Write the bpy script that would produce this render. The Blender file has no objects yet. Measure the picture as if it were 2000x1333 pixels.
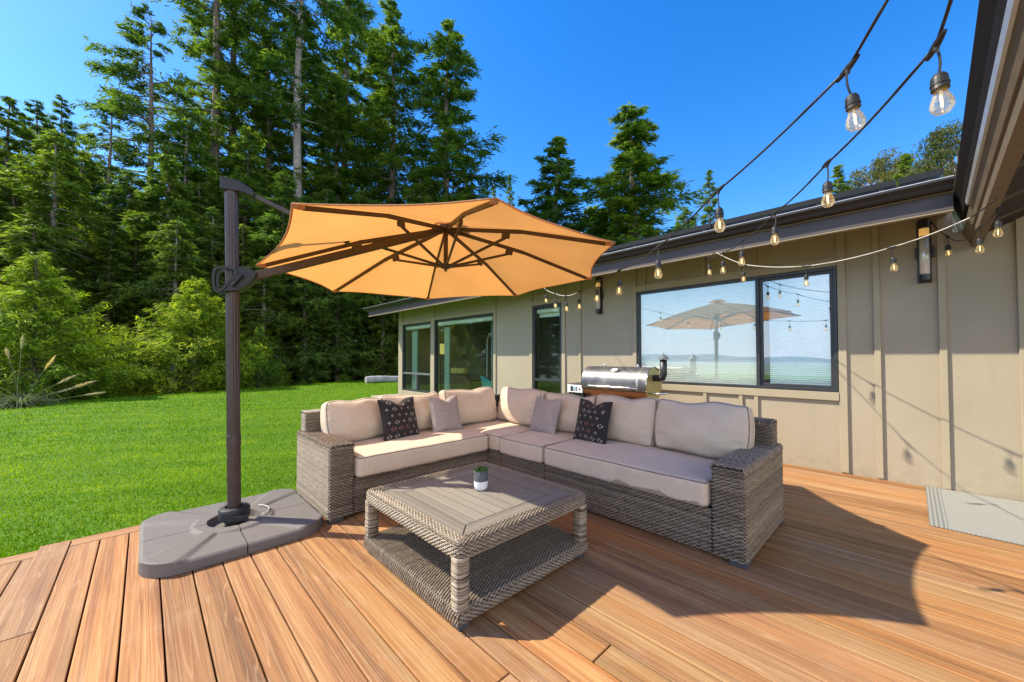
import bpy, math, random
import numpy as np
from mathutils import Vector

# ------------------------------------------------------------------ scene, camera, sky, sun
sc = bpy.context.scene
COL = sc.collection
RNG = np.random.default_rng(7)
random.seed(7)
PI = math.pi

cam_d = bpy.data.cameras.new('camera')
cam = bpy.data.objects.new('camera', cam_d)
COL.objects.link(cam)
cam.location = (0, 0, 1.29)
cam.rotation_euler = (math.radians(90 + 1.343), 0, math.radians(-43.798))
cam_d.sensor_width = 36.0
cam_d.lens = 13.458
cam_d.shift_y = 0.00736
cam_d.clip_start = 0.05
cam_d.clip_end = 20000
sc.camera = cam

SUN_DIR = Vector((-0.609, 0.745, 1.0)).normalized()      # towards the sun
SUN_EL = math.asin(SUN_DIR.z)
SUN_AZ = math.atan2(SUN_DIR.x, SUN_DIR.y)                # clockwise from +Y
world = bpy.data.worlds.new('World')
sc.world = world
world.use_nodes = True
wn = world.node_tree.nodes
wl = world.node_tree.links
bg = wn['Background']
sky = wn.new('ShaderNodeTexSky')
sky.sky_type = 'NISHITA'
sky.sun_disc = False
sky.sun_elevation = SUN_EL
sky.sun_rotation = SUN_AZ
sky.altitude = 100
sky.air_density = 1.0
sky.dust_density = 0.3
sky.ozone_density = 2.5
hsv = wn.new('ShaderNodeHueSaturation')
hsv.inputs['Saturation'].default_value = 1.40
hsv.inputs['Value'].default_value = 0.88
hsv.inputs['Hue'].default_value = 0.508
wl.new(sky.outputs[0], hsv.inputs['Color'])
# bright warm clouds added out of view behind the camera to fill the shade
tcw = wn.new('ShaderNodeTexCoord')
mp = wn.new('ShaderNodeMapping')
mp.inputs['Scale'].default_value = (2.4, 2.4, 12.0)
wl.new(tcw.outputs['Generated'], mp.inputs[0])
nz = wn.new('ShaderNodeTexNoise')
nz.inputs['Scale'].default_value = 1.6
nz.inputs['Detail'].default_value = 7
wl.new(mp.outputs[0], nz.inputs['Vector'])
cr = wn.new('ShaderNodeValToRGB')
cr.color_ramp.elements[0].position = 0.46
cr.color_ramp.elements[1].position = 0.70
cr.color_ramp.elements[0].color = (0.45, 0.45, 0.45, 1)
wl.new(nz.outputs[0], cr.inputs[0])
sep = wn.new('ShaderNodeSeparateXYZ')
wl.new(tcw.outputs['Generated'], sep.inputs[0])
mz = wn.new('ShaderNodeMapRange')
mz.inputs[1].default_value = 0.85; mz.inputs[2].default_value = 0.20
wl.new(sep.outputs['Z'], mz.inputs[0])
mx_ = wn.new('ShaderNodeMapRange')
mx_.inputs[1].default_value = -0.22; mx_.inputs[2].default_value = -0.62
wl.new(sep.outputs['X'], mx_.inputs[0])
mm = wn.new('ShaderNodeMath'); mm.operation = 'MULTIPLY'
my_ = wn.new('ShaderNodeMapRange')          # keeps the added fill clouds behind the camera
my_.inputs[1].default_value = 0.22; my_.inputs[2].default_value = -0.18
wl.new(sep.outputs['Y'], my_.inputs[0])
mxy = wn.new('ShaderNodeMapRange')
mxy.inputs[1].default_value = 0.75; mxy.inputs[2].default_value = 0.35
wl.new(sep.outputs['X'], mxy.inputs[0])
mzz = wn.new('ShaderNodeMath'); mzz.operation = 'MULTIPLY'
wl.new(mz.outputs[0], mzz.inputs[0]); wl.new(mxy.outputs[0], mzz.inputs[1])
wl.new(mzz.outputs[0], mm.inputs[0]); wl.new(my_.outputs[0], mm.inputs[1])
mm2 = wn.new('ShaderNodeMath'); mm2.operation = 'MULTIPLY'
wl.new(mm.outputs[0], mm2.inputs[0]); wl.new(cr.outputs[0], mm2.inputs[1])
hz = wn.new('ShaderNodeMapRange')
hz.inputs[1].default_value = 0.26; hz.inputs[2].default_value = 0.0; hz.inputs[3].default_value = 0.0; hz.inputs[4].default_value = 0.8
wl.new(sep.outputs['Z'], hz.inputs[0])
mixh = wn.new('ShaderNodeMixRGB')
mixh.inputs[2].default_value = (2.1, 3.6, 5.6, 1)
wl.new(hz.outputs[0], mixh.inputs[0]); wl.new(hsv.outputs[0], mixh.inputs[1])
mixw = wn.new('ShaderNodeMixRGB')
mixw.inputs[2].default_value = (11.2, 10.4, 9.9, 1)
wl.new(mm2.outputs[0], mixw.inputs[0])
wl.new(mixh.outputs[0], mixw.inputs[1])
hb = wn.new('ShaderNodeMapRange')
hb.inputs[1].default_value = 0.20; hb.inputs[2].default_value = 0.0; hb.inputs[3].default_value = 0.0; hb.inputs[4].default_value = 0.9
wl.new(sep.outputs['Z'], hb.inputs[0])
hb2 = wn.new('ShaderNodeMath'); hb2.operation = 'MULTIPLY'
wl.new(hb.outputs[0], hb2.inputs[0]); wl.new(mx_.outputs[0], hb2.inputs[1])
mixb = wn.new('ShaderNodeMixRGB'); mixb.inputs[2].default_value = (4.6, 5.2, 6.0, 1)
wl.new(hb2.outputs[0], mixb.inputs[0]); wl.new(mixw.outputs[0], mixb.inputs[1])
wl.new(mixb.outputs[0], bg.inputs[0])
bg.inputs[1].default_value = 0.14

sun_d = bpy.data.lights.new('sun', 'SUN')
sun_d.energy = 3.3
sun_d.angle = math.radians(0.55)
sun_d.color = (1.0, 0.91, 0.72)
sun = bpy.data.objects.new('sun', sun_d)
sun.rotation_euler = SUN_DIR.to_track_quat('Z', 'Y').to_euler()
sun.location = (-6, 8, 14)
COL.objects.link(sun)

sc.view_settings.view_transform = 'Standard'
sc.view_settings.look = 'None'
sc.view_settings.exposure = 1.37
sc.view_settings.gamma = 1.0
sc.cycles.max_bounces = 8
sc.cycles.transparent_max_bounces = 12
sc.cycles.sample_clamp_indirect = 6.0

# ------------------------------------------------------------------ helpers
def tag(o, label=None, cat=None, group=None, kind=None):
    if label: o['label'] = label
    if cat: o['category'] = cat
    if group: o['group'] = group
    if kind: o['kind'] = kind
    return o

def thing(name, label, cat, loc=(0, 0, 0), group=None):
    o = bpy.data.objects.new(name, None)
    o.empty_display_size = 0.1
    COL.objects.link(o)
    o.location = loc
    return tag(o, label, cat, group)

def root_loc(o):
    v = Vector((0, 0, 0))
    while o is not None:
        v += o.location
        o = o.parent
    return v

class MB:
    """collects verts/faces (world coordinates) with point attributes rnd (float) and tc (vector)"""
    def __init__(s):
        s.V = []; s.R = []; s.T = []; s.F = []; s.M = []; s.n = 0
    def add(s, v, f, rnd=0.5, tc=None, mi=0):
        v = np.asarray(v, float).reshape(-1, 3)
        s.V.append(v)
        s.R.append(np.broadcast_to(np.asarray(rnd, float), (len(v),)))
        s.T.append(v if tc is None else np.asarray(tc, float).reshape(-1, 3))
        if isinstance(f, np.ndarray):
            fs = f + s.n
            s.F.append(fs); s.M.append(np.full(len(fs), mi))
        else:
            by = {}
            for q in f: by.setdefault(len(q), []).append(q)
            for k, q in by.items():
                q = np.array(q) + s.n
                s.F.append(q); s.M.append(np.full(len(q), mi))
        s.n += len(v)
    def build(s, name, mats, parent=None, smooth=False, bevel=0, segs=2, loc=None):
        me = bpy.data.meshes.new(name)
        off = root_loc(parent) if parent is not None else Vector(loc or (0, 0, 0))
        V = np.concatenate(s.V) - np.array(off)
        loops = np.concatenate([f.ravel() for f in s.F])
        tot = np.concatenate([np.full(len(f), f.shape[1]) for f in s.F])
        start = np.concatenate([[0], np.cumsum(tot)[:-1]])
        me.vertices.add(len(V)); me.vertices.foreach_set('co', V.astype(np.float32).ravel())
        me.loops.add(len(loops)); me.loops.foreach_set('vertex_index', loops.astype(np.int32))
        me.polygons.add(len(tot))
        me.polygons.foreach_set('loop_start', start.astype(np.int32))
        me.polygons.foreach_set('loop_total', tot.astype(np.int32))
        me.polygons.foreach_set('material_index', np.concatenate(s.M).astype(np.int32))
        me.polygons.foreach_set('use_smooth', np.full(len(tot), smooth))
        me.update(calc_edges=True)
        a = me.attributes.new('rnd', 'FLOAT', 'POINT'); a.data.foreach_set('value', np.concatenate(s.R).astype(np.float32))
        a = me.attributes.new('tc', 'FLOAT_VECTOR', 'POINT'); a.data.foreach_set('vector', np.concatenate(s.T).astype(np.float32).ravel())
        for m in (mats if isinstance(mats, (list, tuple)) else [mats]): me.materials.append(m)
        o = bpy.data.objects.new(name, me); COL.objects.link(o)
        if parent is not None: o.parent = parent
        else: o.location = off
        if bevel:
            b = o.modifiers.new('bevel', 'BEVEL'); b.width = bevel; b.segments = segs; b.limit_method = 'ANGLE'; b.angle_limit = math.radians(35)
            b.harden_normals = False
        return o
    # ---- primitives
    def box(s, lo, hi, rnd=0.5, mi=0, tc=None):
        x0, y0, z0 = lo; x1, y1, z1 = hi
        v = [(x0,y0,z0),(x1,y0,z0),(x1,y1,z0),(x0,y1,z0),(x0,y0,z1),(x1,y0,z1),(x1,y1,z1),(x0,y1,z1)]
        s.add(v, [(3,2,1,0),(4,5,6,7),(0,1,5,4),(1,2,6,5),(2,3,7,6),(3,0,4,7)], rnd, tc, mi)
    def obox(s, c, ax, half, rnd=0.5, mi=0):
        c = np.array(c, float); A = np.array(ax, float)
        v = [c + A[0]*half[0]*i + A[1]*half[1]*j + A[2]*half[2]*k for k in (-1,1) for (i,j) in ((-1,-1),(1,-1),(1,1),(-1,1))]
        s.add(v, [(3,2,1,0),(4,5,6,7),(0,1,5,4),(1,2,6,5),(2,3,7,6),(3,0,4,7)], rnd, None, mi)
    def bar(s, a, b, w, h, up=(0,0,1), rnd=0.5, mi=0):
        a = np.array(a, float); b = np.array(b, float); d = b-a; L = np.linalg.norm(d); d /= L
        side = np.cross(d, up); side /= np.linalg.norm(side); u = np.cross(side, d)
        s.obox((a+b)/2, (d, side, u), (L/2, w/2, h/2), rnd, mi)
    def tube(s, pts, r, n=8, cap=True, rnd=0.5, mi=0, closed=False):
        P = np.array(pts, float); m = len(P)
        r = np.broadcast_to(np.array(r, float), (m,))
        T = np.zeros_like(P)
        if closed: T = np.roll(P, -1, 0) - np.roll(P, 1, 0)
        else:
            T[1:-1] = P[2:] - P[:-2]; T[0] = P[1]-P[0]; T[-1] = P[-1]-P[-2]
        T /= np.linalg.norm(T, axis=1)[:, None] + 1e-12
        ref = np.array((0, 0, 1.0)) if abs(T[0][2]) < 0.9 else np.array((1.0, 0, 0))
        A = np.cross(T[0], ref); A /= np.linalg.norm(A)
        V = []
        for i in range(m):
            A = A - T[i]*(A@T[i]); A /= np.linalg.norm(A); B = np.cross(T[i], A)
            for k in range(n):
                t = 2*PI*k/n
                V.append(P[i] + r[i]*(math.cos(t)*A + math.sin(t)*B))
        F = []
        for i in range(m if closed else m-1):
            j = (i+1) % m
            for k in range(n):
                F.append((i*n+k, i*n+(k+1)%n, j*n+(k+1)%n, j*n+k))
        if cap and not closed:
            F.append(tuple(range(n-1, -1, -1))); F.append(tuple((m-1)*n+k for k in range(n)))
        s.add(V, F, rnd, None, mi)
    def lathe(s, prof, c=(0,0,0), n=20, rnd=0.5, mi=0, ax=None):
        """prof: list of (radius, height) along axis"""
        A = np.eye(3) if ax is None else np.array(ax)
        V = []; c = np.array(c, float)
        for r, z in prof:
            for k in range(n):
                t = 2*PI*k/n
                V.append(c + A[0]*r*math.cos(t) + A[1]*r*math.sin(t) + A[2]*z)
        F = []
        for i in range(len(prof)-1):
            for k in range(n):
                F.append((i*n+k, i*n+(k+1)%n, (i+1)*n+(k+1)%n, (i+1)*n+k))
        if prof[0][0] > 1e-5: F.append(tuple(range(n-1, -1, -1)))
        if prof[-1][0] > 1e-5: F.append(tuple((len(prof)-1)*n+k for k in range(n)))
        s.add(V, F, rnd, None, mi)
    def prism(s, poly, o, ax, t0, t1, rnd=0.5, mi=0):
        """poly (a,b) in plane ax[0],ax[1] at origin o, extruded t0..t1 along ax[2]"""
        o = np.array(o, float); A = np.array(ax, float); n = len(poly)
        V = [o + A[0]*a + A[1]*b + A[2]*t for t in (t0, t1) for a, b in poly]
        F = [tuple(range(n-1, -1, -1)), tuple(range(n, 2*n))] + [(i, (i+1)%n, n+(i+1)%n, n+i) for i in range(n)]
        s.add(V, F, rnd, None, mi)
    def grid(s, G, rnd=0.5, mi=0, tc=None):
        """G: (a,b,3) array of points"""
        a, b = G.shape[:2]
        i, j = np.meshgrid(np.arange(a-1), np.arange(b-1), indexing='ij')
        q = np.stack([i*b+j, i*b+j+1, (i+1)*b+j+1, (i+1)*b+j], -1).reshape(-1, 4)
        r = rnd if np.isscalar(rnd) else np.asarray(rnd).ravel()
        s.add(G.reshape(-1, 3), q, r, None if tc is None else tc.reshape(-1, 3), mi)

# ------------------------------------------------------------------ materials
MATS = {}
def mat(name):
    m = bpy.data.materials.new(name); m.use_nodes = True
    MATS[name] = m
    n = m.node_tree.nodes; l = m.node_tree.links
    return m, n, l, n['Principled BSDF']

def noise(n, l, scale, detail=4, vec=None, mapping=None, rough=0.55):
    t = n.new('ShaderNodeTexNoise'); t.inputs['Scale'].default_value = scale
    t.inputs['Detail'].default_value = detail; t.inputs['Roughness'].default_value = rough
    if vec is None:
        vec = n.new('ShaderNodeTexCoord').outputs['Object']
    if mapping:
        mpn = n.new('ShaderNodeMapping'); mpn.inputs['Scale'].default_value = mapping
        l.new(vec, mpn.inputs[0]); vec = mpn.outputs[0]
    l.new(vec, t.inputs['Vector'])
    return t.outputs['Fac']

def ramp(n, l, fac, stops):
    r = n.new('ShaderNodeValToRGB'); e = r.color_ramp.elements
    while len(e) < len(stops): e.new(0.5)
    for k, (p, c) in enumerate(stops):
        e[k].position = p; e[k].color = (*c, 1)
    l.new(fac, r.inputs[0]); return r.outputs[0]

def mixc(n, l, fac, a, b, mode='MIX'):
    m = n.new('ShaderNodeMixRGB'); m.blend_type = mode
    for i, v in ((0, fac), (1, a), (2, b)):
        if hasattr(v, 'is_linked') or hasattr(v, 'links'): l.new(v, m.inputs[i])
        elif i == 0: m.inputs[0].default_value = v
        else: m.inputs[i].default_value = (*v, 1)
    return m.outputs[0]

def math_(n, l, op, a, b=0.0):
    m = n.new('ShaderNodeMath'); m.operation = op
    for i, v in ((0, a), (1, b)):
        if hasattr(v, 'links'): l.new(v, m.inputs[i])
        else: m.inputs[i].default_value = v
    return m.outputs[0]

def attr(n, name, out='Fac'):
    a = n.new('ShaderNodeAttribute'); a.attribute_name = name
    return a.outputs[out]

def bump(n, l, h, bsdf, strength=0.3, dist=0.01):
    b = n.new('ShaderNodeBump'); b.inputs['Strength'].default_value = strength; b.inputs['Distance'].default_value = dist
    l.new(h, b.inputs['Height']); l.new(b.outputs[0], bsdf.inputs['Normal'])

def simple(name, c, rough=0.6, metal=0.0, var=0.12, scale=12.0, bmp=0.0, bscale=200.0, spec=0.5):
    m, n, l, b = mat(name)
    f = noise(n, l, scale, 5)
    lo = tuple(max(0, x*(1-var)) for x in c); hi = tuple(min(1, x*(1+var)) for x in c)
    l.new(ramp(n, l, f, [(0.3, lo), (0.7, hi)]), b.inputs['Base Color'])
    b.inputs['Roughness'].default_value = rough; b.inputs['Metallic'].default_value = metal
    b.inputs['Specular IOR Level'].default_value = spec
    if bmp: bump(n, l, noise(n, l, bscale, 3), b, bmp, 0.004)
    return m

def mk_emit(name, c, s):
    m, n, l, b = mat(name)
    f = noise(n, l, 60, 2)
    l.new(ramp(n, l, f, [(0.2, tuple(x*0.9 for x in c)), (0.8, c)]), b.inputs['Emission Color'])
    b.inputs['Base Color'].default_value = (*c, 1)
    b.inputs['Emission Strength'].default_value = s
    return m
M_bronze = simple('dark_bronze_metal', (0.020, 0.015, 0.013), 0.55, 0.0, 0.15, 5)
M_black = simple('black_metal', (0.018, 0.018, 0.020), 0.40, 0.0, 0.1, 8)
M_polem = simple('umbrella_pole_metal', (0.062, 0.046, 0.042), 0.38, 0.3, 0.2, 9)
M_ribm = simple('umbrella_rib_metal', (0.070, 0.040, 0.020), 0.5, 0.1, 0.15, 9)
M_plast = simple('black_plastic', (0.016, 0.016, 0.018), 0.5, 0, 0.15, 20, 0.1, 300)
M_basepl = simple('grey_plastic_base', (0.132, 0.118, 0.108), 0.66, 0, 0.38, 210, 0.9, 200)
M_frame = simple('window_frame_dark', (0.035, 0.037, 0.042), 0.40, 0.2, 0.1, 6)
M_frame_al = simple('window_rail_grey', (0.16, 0.17, 0.18), 0.45, 0.3, 0.1, 6)
M_dark = simple('dark_void', (0.015, 0.012, 0.010), 0.9)
M_wickback = simple('wicker_backing', (0.040, 0.030, 0.022), 0.8, 0, 0.2, 30)
M_chrome = simple('polished_steel', (0.75, 0.74, 0.72), 0.16, 1.0, 0.05)
M_white = simple('white_plastic', (0.78, 0.77, 0.74), 0.45, 0, 0.04)
M_shadecl = simple('blind_cloth', (0.88, 0.88, 0.84), 0.8, 0, 0.03)
M_lampsh = mk_emit('lamp_shade_linen', (0.80, 0.66, 0.20), 0.22)
M_chairY = simple('mustard_upholstery', (0.80, 0.62, 0.18), 0.85, 0, 0.1)
M_chairB = simple('brown_leather', (0.20, 0.11, 0.05), 0.6, 0, 0.1)
M_teal = simple('teal_upholstery', (0.08, 0.36, 0.38), 0.7, 0, 0.1)
M_curt = simple('pale_curtain', (0.52, 0.66, 0.60), 0.85, 0, 0.05)
M_room = simple('interior_paint', (0.66, 0.66, 0.58), 0.9, 0, 0.04)
M_roomfl = simple('interior_floor', (0.16, 0.10, 0.06), 0.5, 0, 0.15)
M_cable = simple('black_cable', (0.020, 0.018, 0.016), 0.55, 0, 0.1)
M_lightcable = simple('pale_cable', (0.50, 0.47, 0.40), 0.5, 0, 0.1)
M_lip = simple('gutter_edge_metal', (0.42, 0.42, 0.42), 0.35, 0.4, 0.08)
M_solar = simple('solar_panel_black', (0.010, 0.012, 0.016), 0.25, 0, 0.1)
M_porchgut = simple('porch_gutter_dark', (0.016, 0.012, 0.010), 0.75, 0, 0.15, 5, 0, 200, 0.08)
M_soffit = simple('tan_soffit', (0.36, 0.29, 0.20), 0.85, 0, 0.06)
M_porchwood = simple('dark_porch_ceiling', (0.022, 0.013, 0.008), 0.7, 0, 0.4, 6)
M_rafter = simple('porch_rafter_brown', (0.10, 0.075, 0.055), 0.75, 0, 0.2, 6)
M_porchbeam = simple('porch_beam_brown', (0.155, 0.115, 0.075), 0.7, 0, 0.12, 10, 0.2, 180)
M_foot = simple('dark_foot', (0.05, 0.05, 0.055), 0.6)
M_concrete = simple('weathered_log', (0.30, 0.29, 0.27), 0.9, 0, 0.25, 4, 0.4, 40)

def mk_siding():
    m, n, l, b = mat('tan_siding')
    big = noise(n, l, 1.6, 4); fine = noise(n, l, 150, 3)
    c = ramp(n, l, big, [(0.3, (0.318, 0.270, 0.192)), (0.7, (0.362, 0.308, 0.222))])
    c = mixc(n, l, 0.14, c, ramp(n, l, fine, [(0.35, (0.20, 0.16, 0.11)), (0.65, (0.50, 0.41, 0.28))]))
    # splash dirt in a ragged band at the foot, faint run marks above
    sp = n.new('ShaderNodeSeparateXYZ'); l.new(n.new('ShaderNodeNewGeometry').outputs['Position'], sp.inputs[0])
    foot = n.new('ShaderNodeMapRange'); foot.inputs[1].default_value = 0.34; foot.inputs[2].default_value = 0.0; l.new(sp.outputs['Z'], foot.inputs[0])
    dirt = ramp(n, l, noise(n, l, 14, 6), [(0.42, (0, 0, 0)), (0.66, (1, 1, 1))])
    c = mixc(n, l, math_(n, l, 'MULTIPLY', math_(n, l, 'MULTIPLY', foot.outputs[0], dirt), 0.25), c, (0.17, 0.14, 0.10))
    run = ramp(n, l, noise(n, l, 1.0, 5, None, (1, 9, 0.5)), [(0.58, (0, 0, 0)), (0.72, (1, 1, 1))])
    c = mixc(n, l, math_(n, l, 'MULTIPLY', run, 0.14), c, (0.22, 0.185, 0.125))
    l.new(c, b.inputs['Base Color']); b.inputs['Roughness'].default_value = 0.8
    bump(n, l, math_(n, l, 'ADD', noise(n, l, 120, 4), math_(n, l, 'MULTIPLY', noise(n, l, 1.0, 5, None, (1, 60, 4)), 0.8)), b, 0.4, 0.004)
    return m
M_siding = mk_siding()
M_trim = simple('tan_trim', (0.345, 0.292, 0.198), 0.75, 0, 0.06, 3, 0.15, 90)
M_fascia = simple('brown_fascia', (0.072, 0.056, 0.050), 0.55, 0, 0.12, 3)

def mk_deck():
    m, n, l, b = mat('composite_deck_boards')
    tc = attr(n, 'tc', 'Vector'); rnd = attr(n, 'rnd')
    streak = noise(n, l, 1.0, 6, tc, (30, 0.40, 1), 0.62)
    broad = noise(n, l, 1.0, 4, tc, (11, 0.55, 1))
    fine = noise(n, l, 1.0, 8, tc, (140, 3.0, 1), 0.7)
    c = ramp(n, l, streak, [(0.34, (0.10, 0.040, 0.022)), (0.45, (0.30, 0.125, 0.045)), (0.53, (0.44, 0.235, 0.090)), (0.64, (0.55, 0.35, 0.160))])
    c2 = ramp(n, l, broad, [(0.36, (0.13, 0.060, 0.040)), (0.47, (0.42, 0.185, 0.070)), (0.62, (0.52, 0.345, 0.175))])
    c = mixc(n, l, 0.5, c, c2)
    tone = ramp(n, l, rnd, [(0.0, (0.46, 0.38, 0.33)), (0.22, (0.88, 0.78, 0.64)), (0.45, (0.68, 0.71, 0.65)), (0.72, (1.06, 0.93, 0.74)), (1.0, (0.60, 0.55, 0.52))])
    c = mixc(n, l, 1.0, c, tone, 'MULTIPLY')
    c = mixc(n, l, 1.0, c, (0.93, 0.86, 0.80), 'MULTIPLY')
    gm = ramp(n, l, math_(n, l, 'FRACT', math_(n, l, 'MULTIPLY', rnd, 7.31)), [(0.35, (0, 0, 0)), (1.0, (0.62, 0.62, 0.62))])
    c = mixc(n, l, math_(n, l, 'MULTIPLY', gm, broad), c, (0.30, 0.225, 0.17))
    # embossed cathedral grain: pale thin contour lines of a stretched noise
    cn = noise(n, l, 1.0, 1.5, tc, (13, 0.30, 1), 0.45)
    pp = n.new('ShaderNodeMath'); pp.operation = 'PINGPONG'; l.new(math_(n, l, 'MULTIPLY', cn, 24.0), pp.inputs[0]); pp.inputs[1].default_value = 1.0
    lines = ramp(n, l, pp.outputs[0], [(0.84, (0, 0, 0)), (0.97, (1, 1, 1))])
    c = mixc(n, l, math_(n, l, 'MULTIPLY', lines, 0.26), c, (0.62, 0.43, 0.24))
    dl = ramp(n, l, pp.outputs[0], [(0.05, (1, 1, 1)), (0.22, (0, 0, 0))])
    c = mixc(n, l, math_(n, l, 'MULTIPLY', dl, 0.16), c, (0.16, 0.080, 0.035))
    c = mixc(n, l, 0.22, c, ramp(n, l, fine, [(0.35, (0.16, 0.08, 0.03)), (0.65, (0.58, 0.36, 0.17))]))
    # scattered scuffs
    sc_ = noise(n, l, 3.1, 8, None, None, 0.68); scm = ramp(n, l, sc_, [(0.54, (0, 0, 0)), (0.68, (1, 1, 1))])
    c = mixc(n, l, math_(n, l, 'MULTIPLY', scm, 0.14), c, (0.46, 0.37, 0.28))
    l.new(c, b.inputs['Base Color'])
    b.inputs['Roughness'].default_value = 0.62
    b.inputs['Specular IOR Level'].default_value = 0.3
    h = math_(n, l, 'ADD', math_(n, l, 'MULTIPLY', pp.outputs[0], 0.6), fine)
    bump(n, l, h, b, 0.35, 0.003)
    return m
M_deck = mk_deck()

def mk_tablewood():
    m, n, l, b = mat('grey_slat_tabletop')
    tc = attr(n, 'tc', 'Vector'); rnd = attr(n, 'rnd')
    s = noise(n, l, 1.0, 7, tc, (70, 3, 3), 0.65)
    c = ramp(n, l, s, [(0.3, (0.145, 0.130, 0.108)), (0.7, (0.275, 0.252, 0.212))])
    tone = ramp(n, l, rnd, [(0, (0.82, 0.82, 0.82)), (1, (1.12, 1.1, 1.06))])
    c = mixc(n, l, 1.0, c, tone, 'MULTIPLY')
    l.new(c, b.inputs['Base Color']); b.inputs['Roughness'].default_value = 0.5
    bump(n, l, s, b, 0.2, 0.002)
    return m
M_tablewood = mk_tablewood()

def mk_wicker(name, tones):
    m, n, l, b = mat(name)
    rnd = attr(n, 'rnd')
    c = ramp(n, l, rnd, tones)
    f = noise(n, l, 35, 4)
    c = mixc(n, l, 1.0, c, ramp(n, l, f, [(0.3, (0.72, 0.70, 0.68)), (0.7, (1.15, 1.12, 1.08))]), 'MULTIPLY')
    l.new(c, b.inputs['Base Color']); b.inputs['Roughness'].default_value = 0.48
    b.inputs['Specular IOR Level'].default_value = 0.45
    return m
M_wick_sofa = mk_wicker('sofa_wicker', [(0.0, (0.055, 0.040, 0.029)), (0.35, (0.145, 0.110, 0.078)), (0.6, (0.28, 0.225, 0.162)), (1.0, (0.45, 0.375, 0.28))])
M_wick_table = mk_wicker('table_wicker', [(0.0, (0.065, 0.048, 0.034)), (0.3, (0.16, 0.125, 0.088)), (0.6, (0.31, 0.255, 0.188)), (1.0, (0.49, 0.415, 0.315))])

def mk_fabric(name, c, weave=520, var=0.08, stain=False, rough=0.9):
    m, n, l, b = mat(name)
    tcv = n.new('ShaderNodeTexCoord').outputs['Object']
    wx = noise(n, l, weave, 2, tcv, (1, 1, 0.15)); wy = noise(n, l, weave, 2, tcv, (0.15, 0.15, 1))
    w = math_(n, l, 'ADD', math_(n, l, 'MULTIPLY', wx, 0.5), math_(n, l, 'MULTIPLY', wy, 0.5))
    lo = tuple(x*(1-2.2*var) for x in c); hi = tuple(min(1, x*(1+2.0*var)) for x in c)
    col = ramp(n, l, w, [(0.38, lo), (0.62, hi)])
    big = noise(n, l, 5, 4)
    col = mixc(n, l, 1.0, col, ramp(n, l, big, [(0.3, (0.93, 0.91, 0.90)), (0.7, (1.04, 1.03, 1.02))]), 'MULTIPLY')
    if stain:   # damp stain along the lower edge of the front of the cushion
        s = n.new('ShaderNodeSeparateXYZ'); l.new(attr(n, 'tc', 'Vector'), s.inputs[0])
        edge = math_(n, l, 'ADD', math_(n, l, 'MULTIPLY', noise(n, l, 1.0, 5, attr(n, 'tc', 'Vector'), (0.0, 5.0, 0.0)), 0.16), 0.268)
        below = math_(n, l, 'LESS_THAN', s.outputs['Z'], edge)
        a = math_(n, l, 'MULTIPLY', math_(n, l, 'GREATER_THAN', s.outputs['Y'], 0.98), math_(n, l, 'LESS_THAN', s.outputs['Y'], 1.62))
        mk = math_(n, l, 'MULTIPLY', math_(n, l, 'MULTIPLY', below, a), 0.62)
        col = mixc(n, l, mk, col, (0.17, 0.12, 0.06))
    l.new(col, b.inputs['Base Color']); b.inputs['Roughness'].default_value = rough
    b.inputs['Specular IOR Level'].default_value = 0.15
    b.inputs['Sheen Weight'].default_value = 0.15
    bump(n, l, w, b, 0.25, 0.002)
    return m
M_cush = mk_fabric('beige_cushion_fabric', (0.555, 0.455, 0.350))
M_cushst = mk_fabric('beige_cushion_fabric_stained', (0.555, 0.455, 0.350), stain=True)
M_pipe = mk_fabric('cushion_piping', (0.22, 0.18, 0.15))
M_pgrey = mk_fabric('grey_pillow_fabric', (0.32, 0.275, 0.265), 300, 0.14)
M_pblack = mk_fabric('black_pillow_fabric', (0.026, 0.023, 0.025), 300, 0.2)
M_motif = mk_fabric('pale_embroidery', (0.62, 0.54, 0.48))
M_motif2 = mk_fabric('rust_embroidery', (0.42, 0.17, 0.13))

def mk_canopy():
    m, n, l, b = mat('tan_canopy_cloth')
    tcv = n.new('ShaderNodeTexCoord').outputs['Object']
    w = noise(n, l, 260, 3, tcv); big = noise(n, l, 2.2, 4, tcv)
    c = ramp(n, l, w, [(0.3, (0.50, 0.375, 0.225)), (0.7, (0.60, 0.455, 0.275))])
    ct = ramp(n, l, big, [(0.3, (0.74, 0.300, 0.070)), (0.7, (0.81, 0.345, 0.088))])
    l.new(c, b.inputs['Base Color']); b.inputs['Roughness'].default_value = 0.9
    b.inputs['Specular IOR Level'].default_value = 0.1
    t = n.new('ShaderNodeBsdfTranslucent'); l.new(ct, t.inputs[0])
    mx = n.new('ShaderNodeMixShader'); mx.inputs[0].default_value = 0.50
    l.new(b.outputs[0], mx.inputs[1]); l.new(t.outputs[0], mx.inputs[2])
    l.new(mx.outputs[0], n['Material Output'].inputs[0])
    return m
M_canopy = mk_canopy()

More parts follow.
